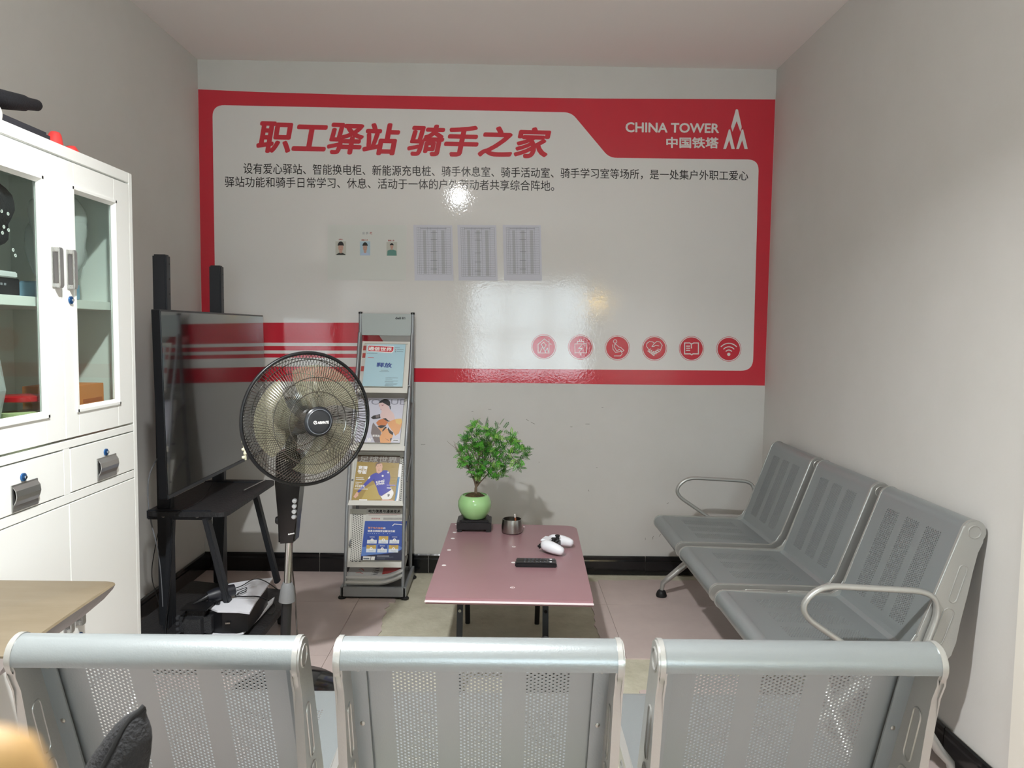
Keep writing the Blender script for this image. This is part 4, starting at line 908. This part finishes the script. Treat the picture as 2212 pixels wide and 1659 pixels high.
def cable(lab, px, pl, r=.0022, m=blackp, name='cable'):
    pts = [Vector(p) if isinstance(p, Vector) else pl(*p) for p in px]
    cu = bpy.data.curves.new('c', 'CURVE'); cu.dimensions = '3D'; sp_ = cu.splines.new('NURBS'); sp_.points.add(len(pts) - 1)
    for i, p in enumerate(pts): sp_.points[i].co = (*p, 1)
    sp_.use_endpoint_u = True; sp_.order_u = 3; cu.resolution_u = 6; cu.bevel_depth = r; cu.bevel_resolution = 2
    o = bpy.data.objects.new('c', cu); C.objects.link(o); dg = bpy.context.evaluated_depsgraph_get(); me = bpy.data.meshes.new_from_object(o.evaluated_get(dg))
    bpy.data.objects.remove(o); me.materials.clear(); me.materials.append(m); me.shade_smooth(); o = bpy.data.objects.new(name, me); C.objects.link(o)
    return tag(o, lab, 'cable')
p24 = Plane((0, 0, .25), (0, 0, 1)); p26 = Plane((0, 0, .247), (0, 0, 1))
cable('black cord arching over the console to the right', [(505, 1271), (520, 1268), (540, 1254), (552, 1250), (566, 1252), (583, 1261), (600, 1274)], p24)
cable('black cord looped in two tight bends beside the gadget', [(508, 1278), (528, 1270), (534, 1269), (532, 1273), (508, 1284), (525, 1281), (533, 1275), (531, 1278), (508, 1286)], p26, .0018)
cable('black cord running straight right across the white console', [(507, 1288), (530, 1289), (550, 1288), (566, 1290), (575, 1296)], p26, .0026)
cable('thin black cord hanging in a loop at the right end of the console', [(572, 1298), (580, 1297), (590, 1300), (596, 1310), (592, 1322), (584, 1330), (576, 1322), (572, 1308)], Plane((0, 0, .13), (0, 0, 1)), .0015)
tvb = Plane((0, 3.05, 0), (0, -1, 0))
cable('grey cable bulging out left behind the television and down to the floor', [at(343, 987, 1, 3.05), at(322, 1015, 1, 3.05), at(318, 1070, 1, 3.05), at(326, 1130, 1, 3.05), at(340, 1180, 1, 3.05), at(349, 1240, 1, 3.05), at(352, 1310, 1, 3.05)], tvb, .003, mat('grey_cable', (120, 122, 126), .4))
cable('black cable hanging straight along the near stand leg', [at(375, 1125, 1, 2.98), at(372, 1200, 1, 2.97), at(366, 1290, 1, 2.97), at(357, 1350, 1, 2.95), at(356, 1420, 1, 2.9)], tvb, .003)
cable('thin cord lying across the upper shelf of the television stand', [at(462, 1040, 1, 3.3), at(440, 1078, 2, .613), at(410, 1095, 2, .613), at(386, 1105, 2, .613), at(380, 1112, 2, .613)], tvb, .002)
cable('thin black cord bent against the left wall behind the stand', [at(347, 1125, 1, 3.4), at(335, 1180, 1, 3.4), at(325, 1245, 1, 3.4), at(340, 1290, 1, 3.3), at(348, 1320, 1, 3.2)], tvb, .002)

# ------------------------------------------------------------------ pedestal fan
fan = thing('pedestal_fan', 'tall black pedestal fan with chrome pole and round wire guard', 'fan', (-.80, 2.72, 0))
P0, P1, P2 = Vector((-.802, 2.72, .02)), Vector((-.762, 2.70, .783)), Vector((-.748, 2.69, 1.04))
ax = (P1 - P0).normalized(); on = lambda z: P0 + ax * ((z - P0.z) / ax.z)
B().lathe([(0, 0), (.205, 0), (.207, .006), (.19, .018), (.10, .032), (.035, .042), (.03, .06), (0, .06)], 56, Matrix.Translation((-.80, 2.735, 0)), cap=False).build('base', mat('glossy_black_plastic', (14, 14, 16), .12), fan, 50)
B().beam((-.745, 2.60, .0255), (-.70, 2.585, .0225), .05, .001).build('label_sticker', mat('blue_white_sticker', (186, 214, 240), .4), fan)
B().tube([P0 + Vector((0, 0, .02)), on(.37)], .0185, 20).build('lower_tube', blackm, fan, 50)
B().tube([on(.355), on(.37), on(.41), on(.425)], [.029, .028, .023, .017], 24).build('collar', mat('grey_plastic_collar', (120, 122, 124), .45), fan, 50)
B().tube([on(.41), on(.60)], .0135, 20).build('upper_tube', chrome, fan, 50)
q = on(.60); w0 = [(q.x - .028, q.z - .02), (q.x + .030, q.z - .015), (q.x + .040, .69), (q.x + .052, .80), (q.x + .056, .90), (q.x + .045, .915), (q.x - .025, .915), (q.x - .036, .90), (q.x - .038, .80), (q.x - .030, .70)]
b = B(); b.prism(w0, lambda u, v, h: Vector((u, 2.695 + h, v)), -.035, .03); bmesh.ops.bevel(b.bm, geom=b.bm.edges[:], offset=.006, segments=3, affect='EDGES')
body = b.build('control_box', mat('glossy_black_plastic'), fan, 50)
btn = mat('silver_button', (206, 208, 212), .3, .5)
for (px, py) in ((637, 1081.5), (636.5, 1093), (636, 1104.5), (635.5, 1116)):
    c = at(px, py, 1, 2.66)
    B().lathe([(0, -.012), (.007, -.011), (.0085, -.006), (.0085, .004), (0, .004)], 20, Matrix.Translation(c) @ Matrix.Rotation(-PI / 2, 4, 'X'), cap=False).bm.free()
    B().lathe([(.0085, -.004), (.0085, .006), (.007, .010), (0, .011)], 20, Matrix.Translation(c) @ Matrix.Rotation(PI / 2, 4, 'X'), cap=False).build('button', btn, body, 50)
fp = Plane((0, 2.658, 0), (0, -1, 0)); b = B(); text_into(b, 'AIRMATE', [(625.5, 1152), (636, 1150.5), (636, 1153.5), (625.5, 1155)], fp, .001, .04); b.disc(624, 1154, 1.5, fp, .001, 12); b.build('lettering', white, body)
B().lathe([(0, 0), (.014, 0), (.016, .006), (.012, .014), (0, .014)], 20, Matrix.Translation((q.x - .030, 2.69, .66)) @ Matrix.Rotation(-PI / 2, 4, 'Y'), cap=False).build('knob', blackp, body, 50)
# head
n = Vector((.60, -.80, 0)).normalized(); HC = at(665, 905, 1, 2.56); s_ = n.cross(Vector((0, 0, 1))); s_.normalize(); upv = Vector((0, 0, 1))
Mf = Matrix(((s_.x, upv.x, n.x, HC.x), (s_.y, upv.y, n.y, HC.y), (s_.z, upv.z, n.z, HC.z), (0, 0, 0, 1)))
if Mf.to_3x3().determinant() < 0: s_ = -s_; Mf = Matrix(((s_.x, upv.x, n.x, HC.x), (s_.y, upv.y, n.y, HC.y), (s_.z, upv.z, n.z, HC.z), (0, 0, 0, 1)))
RF = .224
F3 = lambda x, y, z: Mf @ Vector((x, y, z))
B().tube([F3(RF * math.cos(a), RF * math.sin(a), 0) for a in [2 * PI * i / 96 for i in range(96)]], .0062, 8, closed=True).build('guard_rim', blackp, fan, 60)
wire = mat('chromed_wire', (120, 118, 114), .16, 1.0)
def prof_f(q): return (RF * (1 - q) + .050 * q, .088 * math.sin(min(1, q * 1.25) * PI / 2) ** .8 if q < .8 else .088 + (q - .8) * .02)
def prof_r(q): return (RF * (1 - q) + .062 * q, -.10 * math.sin(min(1, q * 1.5) * PI / 2) ** .8)
for nm, pf, sw, nw in (('front_guard', prof_f, .42, 128), ('rear_guard', prof_r, -.25, 110)):
    b = B()
    for i in range(nw):
        a0 = 2 * PI * i / nw; pts = []
        for j in range(13):
            q = j / 12; r_, z_ = pf(q); a = a0 + sw * math.sin(q * PI * .5) * (q ** 1.2) * .8; pts.append(F3(r_ * math.cos(a), r_ * math.sin(a), z_))
        b.tube(pts, .00095, 4, caps=False)
    for q in (.12, .45, .72):
        r_, z_ = pf(q); b.tube([F3(r_ * math.cos(a), r_ * math.sin(a), z_) for a in [2 * PI * i / 72 for i in range(72)]], .0014, 5, closed=True)
    b.build(nm, wire, fan, 60, kind='stuff')
def frust(prof, name, m, par=fan, sm=40): return B().lathe(prof, 48, Mf, cap=False).build(name, m, par, sm)
cap = frust([(.0, .098), (.03, .0985), (.044, .096), (.050, .090), (.050, .082), (.0, .082)], 'hub_cap', mat('dark_grey_cap', (40, 42, 46), .3))
frust([(.0395, .0985), (.041, .099), (.0425, .098)], 'cap_ring', mat('mid_grey_ring', (100, 104, 110), .3), cap)
HP = Plane(F3(0, 0, .0985), n); b = B(); text_into(b, 'AIRMATE', [(686, 910.5), (710, 909), (710, 915), (686, 916)], HP, .0006, .05); b.disc(681, 913, 4, HP, .0006, 20, 2.6); b.stroke([(679.5, 914.5), (681, 911), (682.5, 914.5)], .7, HP, .0007)
b.build('hub_lettering', white, cap)
frust([(0, .045), (.03, .045), (.042, .035), (.045, -.01), (0, -.01)], 'blade_hub', blackp)
frust([(0, -.075), (.062, -.078), (.066, -.10), (.062, -.17), (.045, -.20), (0, -.205)], 'motor_housing', mat('grey_motor_plastic', (74, 76, 76), .4))
B().beam(F3(0, -.05, -.15), P1 + Vector((0, .0, .13)), .04, .04, .006).build('neck', blackp, fan)
bl = bpy.data.materials.new('smoky_amber_blade'); bl.use_nodes = True; nt = bl.node_tree; nt.nodes.clear()
o_ = nt.nodes.new('ShaderNodeOutputMaterial'); a_ = nt.nodes.new('ShaderNodeBsdfTransparent'); a_.inputs[0].default_value = (.80, .77, .62, 1); p_ = nt.nodes.new('ShaderNodeBsdfPrincipled'); p_.inputs['Base Color'].default_value = (.66, .64, .46, 1); p_.inputs['Roughness'].default_value = .25
x_ = nt.nodes.new('ShaderNodeMixShader'); x_.inputs[0].default_value = .26; nt.links.new(a_.outputs[0], x_.inputs[1]); nt.links.new(p_.outputs[0], x_.inputs[2]); nt.links.new(x_.outputs[0], o_.inputs[0])
for k in range(3):
    b = B(); NR, NA = 8, 12; g1 = []
    for i in range(NR + 1):
        row = []; q = i / NR; r_ = .04 + q * .15
        span = math.radians(50 + 48 * math.sin(min(1, q * 1.1) * PI * .5)); a0 = math.radians(120 * k + 75) - q * .35
        for j in range(NA + 1):
            u = j / NA; rr = r_ if i < NR else r_ * (1 - .09 * (2 * u - 1) ** 2)
            a = a0 + span * (u - .5); row.append(b.bm.verts.new(F3(rr * math.cos(a), rr * math.sin(a), .028 - .055 * u * (1 - q * .3) + .01 * math.sin(u * PI))))
        g1.append(row)
    for i in range(NR):
        for j in range(NA): b.bm.faces.new((g1[i][j], g1[i + 1][j], g1[i + 1][j + 1], g1[i][j + 1]))
    b.build('blade', bl, fan, 60)
b = B(); c = at(526, 972, 1, 2.62)
for i in range(5): b.lathe([(0, -.006), (.006, -.004), (.007, 0), (.006, .004), (0, .006)], 12, Matrix.Translation(c + Vector((.006 * (i % 2), 0, .030 - i * .014))), cap=False)
b.tube([c + Vector((0, 0, .035)), c + Vector((.004, 0, 0)), c + Vector((.008, 0, -.035))], .004, 8); b.build('guard_clip', mat('cream_clip', (222, 218, 190), .4), fan, 60)
cable('fan power cord hanging behind the pole to the floor', [at(628, 1205, 1, 2.78), at(634, 1250, 1, 2.80), at(639, 1300, 1, 2.8), at(640, 1340, 1, 2.78), at(643, 1385, 1, 2.74), at(660, 1415, 2, .004), at(655, 1440, 2, .004), at(640, 1460, 2, .004)], tvb, .003, mat('grey_cord', (70, 64, 60), .5))

# ------------------------------------------------------------------ white cabinet
KX, KY0, KY1, KH = -1.24, 1.70, 2.553, 1.85
cab = thing('office_cabinet', 'tall white metal cabinet with glass doors, drawers and lower doors on the left', 'cabinet', (-1.44, 2.12, 0))
b = B(); XB = XL + .012
b.box(XB, KX - .004, KY0, KY0 + .012, .02, KH); b.box(XB, KX - .004, KY1 - .012, KY1, .02, KH); b.box(XB, XB + .008, KY0, KY1, .02, KH)
b.box(XB, KX - .004, KY0, KY1, KH - .012, KH); b.box(XB, KX - .004, KY0, KY1, 1.005, 1.02); b.box(XB, KX - .004, KY0, KY1, .02, .06)
for y0, y1 in ((KY0, KY0 + .022), (KY1 - .022, KY1)): b.box(KX - .02, KX, y0, y1, .02, KH, .0015)
b.box(KX - .02, KX, KY0 + .022, KY1 - .022, 1.817, KH, .0015); b.box(KX - .02, KX, KY0 + .022, KY1 - .022, 1.000, 1.022, .001); b.box(KX - .02, KX, KY0 + .022, KY1 - .022, .843, .868, .001); b.box(KX - .02, KX, 2.126, 2.156, .868, 1.0, .001); b.box(KX - .02, KX, KY0 + .022, KY1 - .022, .02, .06, .001)
b.build('body', cabm, cab)
plate = mat('satin_handle', (190, 190, 188), .25, .9)
def handle(y0, y1, z0, z1, par, horiz):
    b = B(); xc = KX + .001
    b.box(xc - .002, xc + .003, y0, y1, z0, z1, .001)
    if horiz:
        pr_ = [(.002, 0), (.004, .02), (.010, .035), (.013, .05), (.011, .07), (.003, .085)]; k = (z1 - z0) / .09
        b.prism([(u, z0 + v * k) for u, v in pr_] + [(u - .002, z0 + v * k) for u, v in pr_[::-1]], lambda u, v, h: Vector((xc + u, h, v)), y0 + .004, y1 - .004)
    else:
        k = (y1 - y0)
        for z in (z0 + .006, z1 - .006): b.box(xc, xc + .018, y0 + k * .25, y1 - k * .1, z - .006, z + .006, .002)
        b.box(xc + .014, xc + .019, y0 + k * .22, y1 - k * .08, z0 + .004, z1 - .004, .002)
    b.build('handle', plate, par)
def lock(y, z, par):
    b = B(); M_ = Matrix.Translation((KX + .001, y, z)) @ Matrix.Rotation(PI / 2, 4, 'Y')
    b.lathe([(.011, 0), (.011, .004), (.008, .006), (0, .006)], 20, M_, cap=False); b.build('lock', mat('blue_chrome_lock', (60, 110, 170), .18, .8), par, 50)
    B().lathe([(.004, .006), (.004, .010), (0, .010)], 12, M_, cap=False).build('lock_core', chrome, par, 50)
for y0, y1, gy0, gy1, hy in ((KY0 + .024, 2.138, 1.83, 2.050, (2.092, 2.122)), (2.142, KY1 - .024, 2.208, 2.432, (2.163, 2.189))):
    b = B(); z0, z1, gz0, gz1 = 1.028, 1.812, 1.11, 1.733
    b.box(KX - .016, KX + .001, y0, gy0, z0, z1, .0012); b.box(KX - .016, KX + .001, gy1, y1, z0, z1, .0012); b.box(KX - .016, KX + .001, gy0, gy1, z0, gz0, .0008); b.box(KX - .016, KX + .001, gy0, gy1, gz1, z1, .0008)
    dr = b.build('glass_door', cabm, cab)
    fr = [(-.004, .0), (-.004, .006), (.006, .005), (.012, -.004), (.012, -.008), (.0, -.008)]
    b = B()
    for (a, c_, ax_) in (((gy0, gz0), (gy1, gz0), 'b'), ((gy0, gz1), (gy1, gz1), 't')):
        sg = 1 if ax_ == 'b' else -1
        b.prism([(z, x) for x, z in [(KX + .005, a[1] - sg * .012), (KX + .005, a[1] - sg * .004), (KX - .006, a[1] + sg * .006), (KX - .01, a[1] + sg * .004), (KX, a[1] - sg * .012)]], lambda u, v, h: Vector((v, h, u)), gy0 - .011, gy1 + .011)
    for yy, sg in ((gy0, 1), (gy1, -1)):
        b.prism([(KX + .005, yy - sg * .012), (KX + .005, yy - sg * .004), (KX - .006, yy + sg * .006), (KX - .01, yy + sg * .004), (KX, yy - sg * .012)], lambda u, v, h: Vector((u, v, h)), gz0 - .012, gz1 + .012)
    b.build('glazing_bead', cabm, dr)
    B().box(KX - .012, KX - .008, gy0 - .003, gy1 + .003, gz0 - .003, gz1 + .003).build('glass_pane', glassm, dr)
    handle(hy[0], hy[1], 1.452, 1.562, dr, False)
    if y0 > 2: lock(2.178, 1.421, dr)
for y0, y1, ly, hy in ((KY0 + .024, 2.124, 1.942, (1.893, 2.001)), (2.158, KY1 - .024, 2.347, (2.295, 2.408))):
    dr = B().box(KX - .018, KX + .001, y0, y1, .871, .996, .0012).build('drawer', cabm, cab)
    lock(ly, .957, dr); handle(hy[0], hy[1], .875, .944, dr, True)
for y0, y1, hy in ((KY0 + .024, 2.142, (2.10, 2.128)), (2.146, KY1 - .024, (2.158, 2.186))):
    dr = B().box(KX - .018, KX + .001, y0, y1, .064, .840, .0012).build('lower_door', cabm, cab)
    handle(hy[0], hy[1], .475, .585, dr, False)
    if y0 > 2: lock(2.181, .438, dr)
for z, tk in ((1.425, .026),):
    B().box(XB + .01, KX - .03, KY0 + .014, KY1 - .014, z - tk, z, .001).build('inner_shelf', cabm, cab)
SHZ, BOT = 1.425, 1.02
# things inside the cabinet, seen through the glass
t = thing('glass_jar', 'glass jar of pale powder with a red lid behind the left cabinet door', 'jar', (-1.285, 1.985, BOT))
jc = Matrix.Translation((-1.335, 2.105, BOT)) @ Matrix.Diagonal((1.6, 1.6, 1.28, 1))
B().lathe([(0, 0), (.036, 0), (.038, .004), (.038, .072), (.031, .086), (.031, .094)], 10, jc, cap=False).build('jar_glass', glassm, t, 20)
B().lathe([(0, .002), (.035, .002), (.035, .068), (0, .074)], 24, jc, cap=False).build('powder', mat('pale_yellow_powder', (222, 222, 168), .8), t, 40)
B().lathe([(.034, .092), (.036, .094), (.036, .103), (.033, .105), (0, .105)], 32, jc, cap=False).build('lid', mat('red_lid', (180, 30, 36), .3), t, 40)
orange = mat('orange_carton', (226, 140, 74), .55)
for k, (z0, y0, y1, lab) in enumerate(((BOT, 2.235, 2.44, 'orange carton box at the bottom behind the right cabinet door'), (BOT + .075, 2.235, 2.425, 'orange carton box stacked on the other behind the right cabinet door'))):
    t = thing('carton', lab, 'box', (-1.36, 2.33, z0), 'orange cartons in the cabinet')
    B().box(-1.42, -1.275 - .006 * k, y0, y1, z0, z0 + .073, .001).build('box_body', orange, t)
    cp = Plane((0, y0 - .0005, 0), (0, -1, 0)); B().box(-1.345, -1.300, y0 - .0008, y0, z0 + .015, z0 + .055, 0).build('printed_label', white, t)
    B().box(-1.275 - .006 * k, -1.2745 - .006 * k, y0 + .07, y1 - .01, z0 + .018, z0 + .03).build('printed_line', mat('carton_print', (190, 104, 50), .6), t)
def crumple(name, label, cat, c, r, m, seed, sub=4, amp=.25, group=None):
    rnd = random.Random(seed); b = B(); bmesh.ops.create_icosphere(b.bm, subdivisions=sub, radius=1)
    dirs = [(Vector((rnd.gauss(0, 1), rnd.gauss(0, 1), rnd.gauss(0, 1))).normalized(), rnd.uniform(.5, 1)) for _ in range(26)]
    for v in b.bm.verts:
        p = v.co.normalized(); k = 1 + amp * (max(abs(p.dot(d)) ** 7 * w_ for d, w_ in dirs) - .5) + amp * .25 * math.sin(9 * p.x + 7 * p.z + seed)
        v.co = Vector((p.x * r[0] * k, p.y * r[1] * k, max(p.z * k, -.86) * r[2])) + Vector(c)
    o = b.build(name, m, None, 60 if sub > 3 else None); return tag(o, label, cat, group)
bagm = bpy.data.materials.new('clear_bag_film'); bagm.use_nodes = True; nt = bagm.node_tree; p_ = nt.nodes['Principled BSDF']; p_.inputs['Base Color'].default_value = (.8, .82, .82, 1); p_.inputs['Roughness'].default_value = .2; p_.inputs['Alpha'].default_value = .55
crumple('plastic_bag', 'crumpled white plastic bag on the shelf behind the right cabinet door', 'bag', (-1.36, 2.33, SHZ + .14), (.075, .085, .155), bagm, 3)
B_ = B().box(-1.40, -1.30, 2.20, 2.34, SHZ, SHZ + .05, .004); tag(B_.build('blue_box', mat('light_blue_box', (130, 166, 190), .6)), 'light blue box under the plastic bag on the cabinet shelf', 'box')
for ob in [o for o in bpy.data.objects if o.name.startswith('plastic_bag')]: ob.location.z = .045
blackfab = mat('black_fabric', (22, 24, 30), .8, bump=(180, .4))
bk = crumple('cloth_bag', 'black cloth bag with white marks on the shelf behind the left cabinet door', 'bag', (-1.38, 1.93, SHZ + .20), (.10, .13, .125), blackfab, 11, amp=.35)
b = B()
for (px, py) in ((3, 456), (17, 462), (8, 490), (18, 497), (5, 503), (28, 540), (33, 552)): 
    c = at(px, py, 0, -1.272); b.lathe([(.002, 0), (.0045, 0), (.0045, .001), (.002, .001)], 12, Matrix.Translation(c) @ Matrix.Rotation(PI / 2, 4, 'Y'), cap=False)
wm = b.build('white_mark', white, bk, world=False); wm['kind'] = 'stuff'
t = thing('black_carton', 'flat black box with faint lettering on the cabinet shelf under the cloth bag', 'box', (-1.36, 1.95, SHZ))
B().box(-1.44, -1.29, 1.84, 2.035, SHZ, SHZ + .045, .002).build('box_body', mat('black_card', (18, 20, 28), .4), t)
cp = Plane((-1.289, 0, 0), (1, 0, 0)); b = B(); text_into(b, 'VIDEOMAX', [(10, 604), (42, 607), (42, 611), (10, 608)], cp, .0006, .01); b.bm.free()
b = B()
for i in range(6): b.box(-1.2895, -1.289, 1.90 + i * .014, 1.908 + i * .014, SHZ + .025, SHZ + .031)
o = b.build('print', mat('grey_print'), t); o['kind'] = 'stuff'
tag(B().box(-1.45, -1.285, 1.80, 2.02, SHZ + .0455, SHZ + .062, .003).build('white_box', mat('white_card', (220, 220, 222), .5)), 'thin white box between black box and cloth bag on the shelf', 'box')
crumple('plastic_bag', 'clear plastic bag hanging at the left behind the left glass door', 'bag', (-1.31, 1.87, BOT + .16), (.045, .09, .15), bagm, 21, sub=2, amp=.3)
crumple('plastic_bag', 'large grey crumpled plastic bag at the back of the left compartment', 'bag', (-1.48, 2.0, BOT + .15), (.12, .13, .15), mat('grey_bag_film', (140, 142, 146), .35), 31, sub=3, amp=.3)
# things on top of the cabinet
red = mat('red_plastic', (226, 66, 64), .45)
for k, (y, x, hh_, tilt, lab) in enumerate(((2.275, -1.33, .066, -.12, 'larger red plastic cone on top of the cabinet'), (2.362, -1.325, .044, .35, 'smaller tilted red plastic cone on top of the cabinet'))):
    M_ = Matrix.Translation((x, y, KH)) @ Matrix.Rotation(tilt, 4, 'X')
    tag(B().lathe([(0, 0), (.030, 0), (.030, .004), (.026, .016), (.017, hh_ * .86), (.013, hh_ * .97), (.006, hh_), (0, hh_)], 28, M_, cap=False).build('plastic_cone', red, None, 60), lab, 'cone', 'red cones on the cabinet')
t = thing('flat_case', 'flat black case lying on top of the cabinet', 'case', (-1.40, 1.92, KH))
B().box(-1.53, -1.27, 1.80, 2.165, KH, KH + .032, .010, 3).build('case_body', mat('dark_grey_fabric', (46, 46, 52), .7), t, 60)
cable('white cord looped over the flat black case', [Vector((-1.262, 1.93, KH + .002)), Vector((-1.262, 1.945, KH + .03)), Vector((-1.28, 1.92, KH + .055)), Vector((-1.33, 1.80, KH + .06)), Vector((-1.38, 1.72, KH + .04))], tvb, .005, mat('white_cord', (210, 208, 200), .5))
t = thing('umbrella', 'folded black umbrella jutting out above the cabinet at the left edge', 'umbrella', (-1.42, 1.8, KH))
u0 = at(88, 229, 0, -1.36); u1 = at(0, 214, 0, -1.36); du = (u1 - u0); u2 = u1 + du * 1.6; u2.z = u1.z + (u1.z - u0.z) * .8
B().tube([u0, u0 + du * .1, u0 + du * .38, u0 + du * .45, u1, u2], [.006, .016, .018, .022, .026, .028], 14).build('folded_canopy', blackfab, t, 60)
B().box(u2.x - .06, u2.x + .06, u2.y - .06, u2.y + .06, KH, u2.z + .03, .01).build('holder', mat('black_card'), t)

# ------------------------------------------------------------------ wooden desk at lower left
wood = mat('tan_wood', (112, 101, 82), .5, noise=(3, .7, (102, 90, 70)))
m = wood.node_tree; tcn = [x for x in m.nodes if x.type == 'TEX_COORD'][0]; nn = [x for x in m.nodes if x.type == 'TEX_NOISE'][0]; mp = m.nodes.new('ShaderNodeMapping'); mp.inputs['Scale'].default_value = (1.5, 9, 9)
mp.inputs['Rotation'].default_value = (0, 0, math.radians(20)); m.links.new(tcn.outputs['Object'], mp.inputs[0]); m.links.new(mp.outputs[0], nn.inputs['Vector'])
dk = thing('wooden_desk', 'tan wooden desk top with a pointed rounded corner at the left edge', 'desk', (-1.1, 1.5, 0))
DZ = .75; top_ = [(-1.235, 1.752), (-.93, 1.752)] + [(-.914, 1.748), (-.906, 1.735), (-.904, 1.66), (-.902, 1.55), (-.898, 1.45), (-.895, 1.34), (-1.235, 1.34)]
cx_, cy_ = -1.1, 1.4
b = B(); rg = []
for z, kk in ((DZ, 0), (DZ - .004, -.003), (DZ - .012, .0), (DZ - .03, .012), (DZ - .05, .032), (DZ - .062, .06)):
    row = []
    for (x, y) in top_:
        dx = kk if x > -1.2 else 0; dy = kk * 1.5 if y > 1.7 else 0
        row.append(b.bm.verts.new((x - dx, y - dy, z)))
    rg.append(row)
for a, c in zip(rg, rg[1:]):
    for i in range(len(a)):
        f = b.bm.faces.new((a[i], a[(i + 1) % len(a)], c[(i + 1) % len(a)], c[i])); f.material_index = 0 if a is rg[0] else 1
f = b.bm.faces.new(rg[0]); f = b.bm.faces.new(rg[-1][::-1]); f.material_index = 1
b.build('desk_top', [wood, mat('whitewashed_edge', (176, 168, 165), .55, noise=(14, .8, (158, 148, 145)))], dk, 40)
for x, y in ((-1.19, 1.62), (-1.19, 1.39), (-1.0, 1.39)): B().box(x - .02, x + .02, y - .02, y + .02, 0, DZ - .062, .003).build('leg', wood, dk)

# ------------------------------------------------------------------ very near things at the lower left corner
t = thing('backpack', 'black fabric backpack whose pointed seamed tip rises before the left seat back', 'bag', (-.50, .88, 0))
bc = B(); NA = 28; g1 = []; YB = .93
rowsb = [(1531, 300, 315), (1536, 290, 316), (1543, 276, 315), (1552, 264, 317), (1564, 250, 321), (1580, 237, 325), (1600, 222, 326), (1630, 200, 323), (1659, 184, 318), (1720, 150, 312)]
pt = at(308, 1531, 1, YB)
ring_ = [(at((l + r) / 2, y, 1, YB), (at(r, y, 1, YB) - at(l, y, 1, YB)).length / 2) for y, l, r in rowsb]
last = ring_[-1][0]; ring_ += [(Vector((last.x - .02, YB, z)), .10 + .03 * (.7 - z)) for z in (.62, .4, .2, .04, .0)]
for i, (c_, wd) in enumerate(ring_):
    row = []
    for j in range(NA):
        a = 2 * PI * j / NA
        row.append(bc.bm.verts.new((c_.x + wd * math.cos(a), YB + min(wd * .8, .09) * math.sin(a) * (1 - .14 * math.exp(-((math.cos(a) + .25) / .10) ** 2) * (math.sin(a) < 0)), c_.z)))
    g1.append(row)
for i in range(len(ring_) - 1):
    for j in range(NA): bc.bm.faces.new((g1[i][j], g1[i][(j + 1) % NA], g1[i + 1][(j + 1) % NA], g1[i + 1][j]))
bc.bm.faces.new(g1[0][::-1]); bc.bm.faces.new(g1[-1])
bc.build('bag_body', mat('black_soft_fabric', (30, 30, 32), .85, bump=(220, .5)), t, 80)
sm = [(c_ + Vector((-.25 * wd, -min(wd * .8, .09) * .86 , 0))) for c_, wd in ring_[:11]]
B().tube([pt + Vector((.002, 0, .004))] + sm, [.0035] + [.0035] * 11, 8).build('seam_piping', mat('black_piping', (12, 12, 13), .7), t, 60)
t = thing('blurred_tan_shape', 'blurred tan stand-in for an unidentified shape very close at the lower left corner', 'unidentified', (-.05, .075, 0))
c = at(5, 1580, 1, .075)  # stand-in for an unidentified blurred shape at the lens, modelled as a thin stick
B().tube([(c.x - .001, .075, 0), (c.x - .001, .075, c.z - .006), (c.x - .001, .075, c.z - .002), (c.x - .001, .075, c.z)], [.0052, .0052, .0038, .0012], 24).build('shaft', mat('golden_tan', (196, 160, 108), .6, noise=(12, .5, (186, 148, 92))), t, 60)
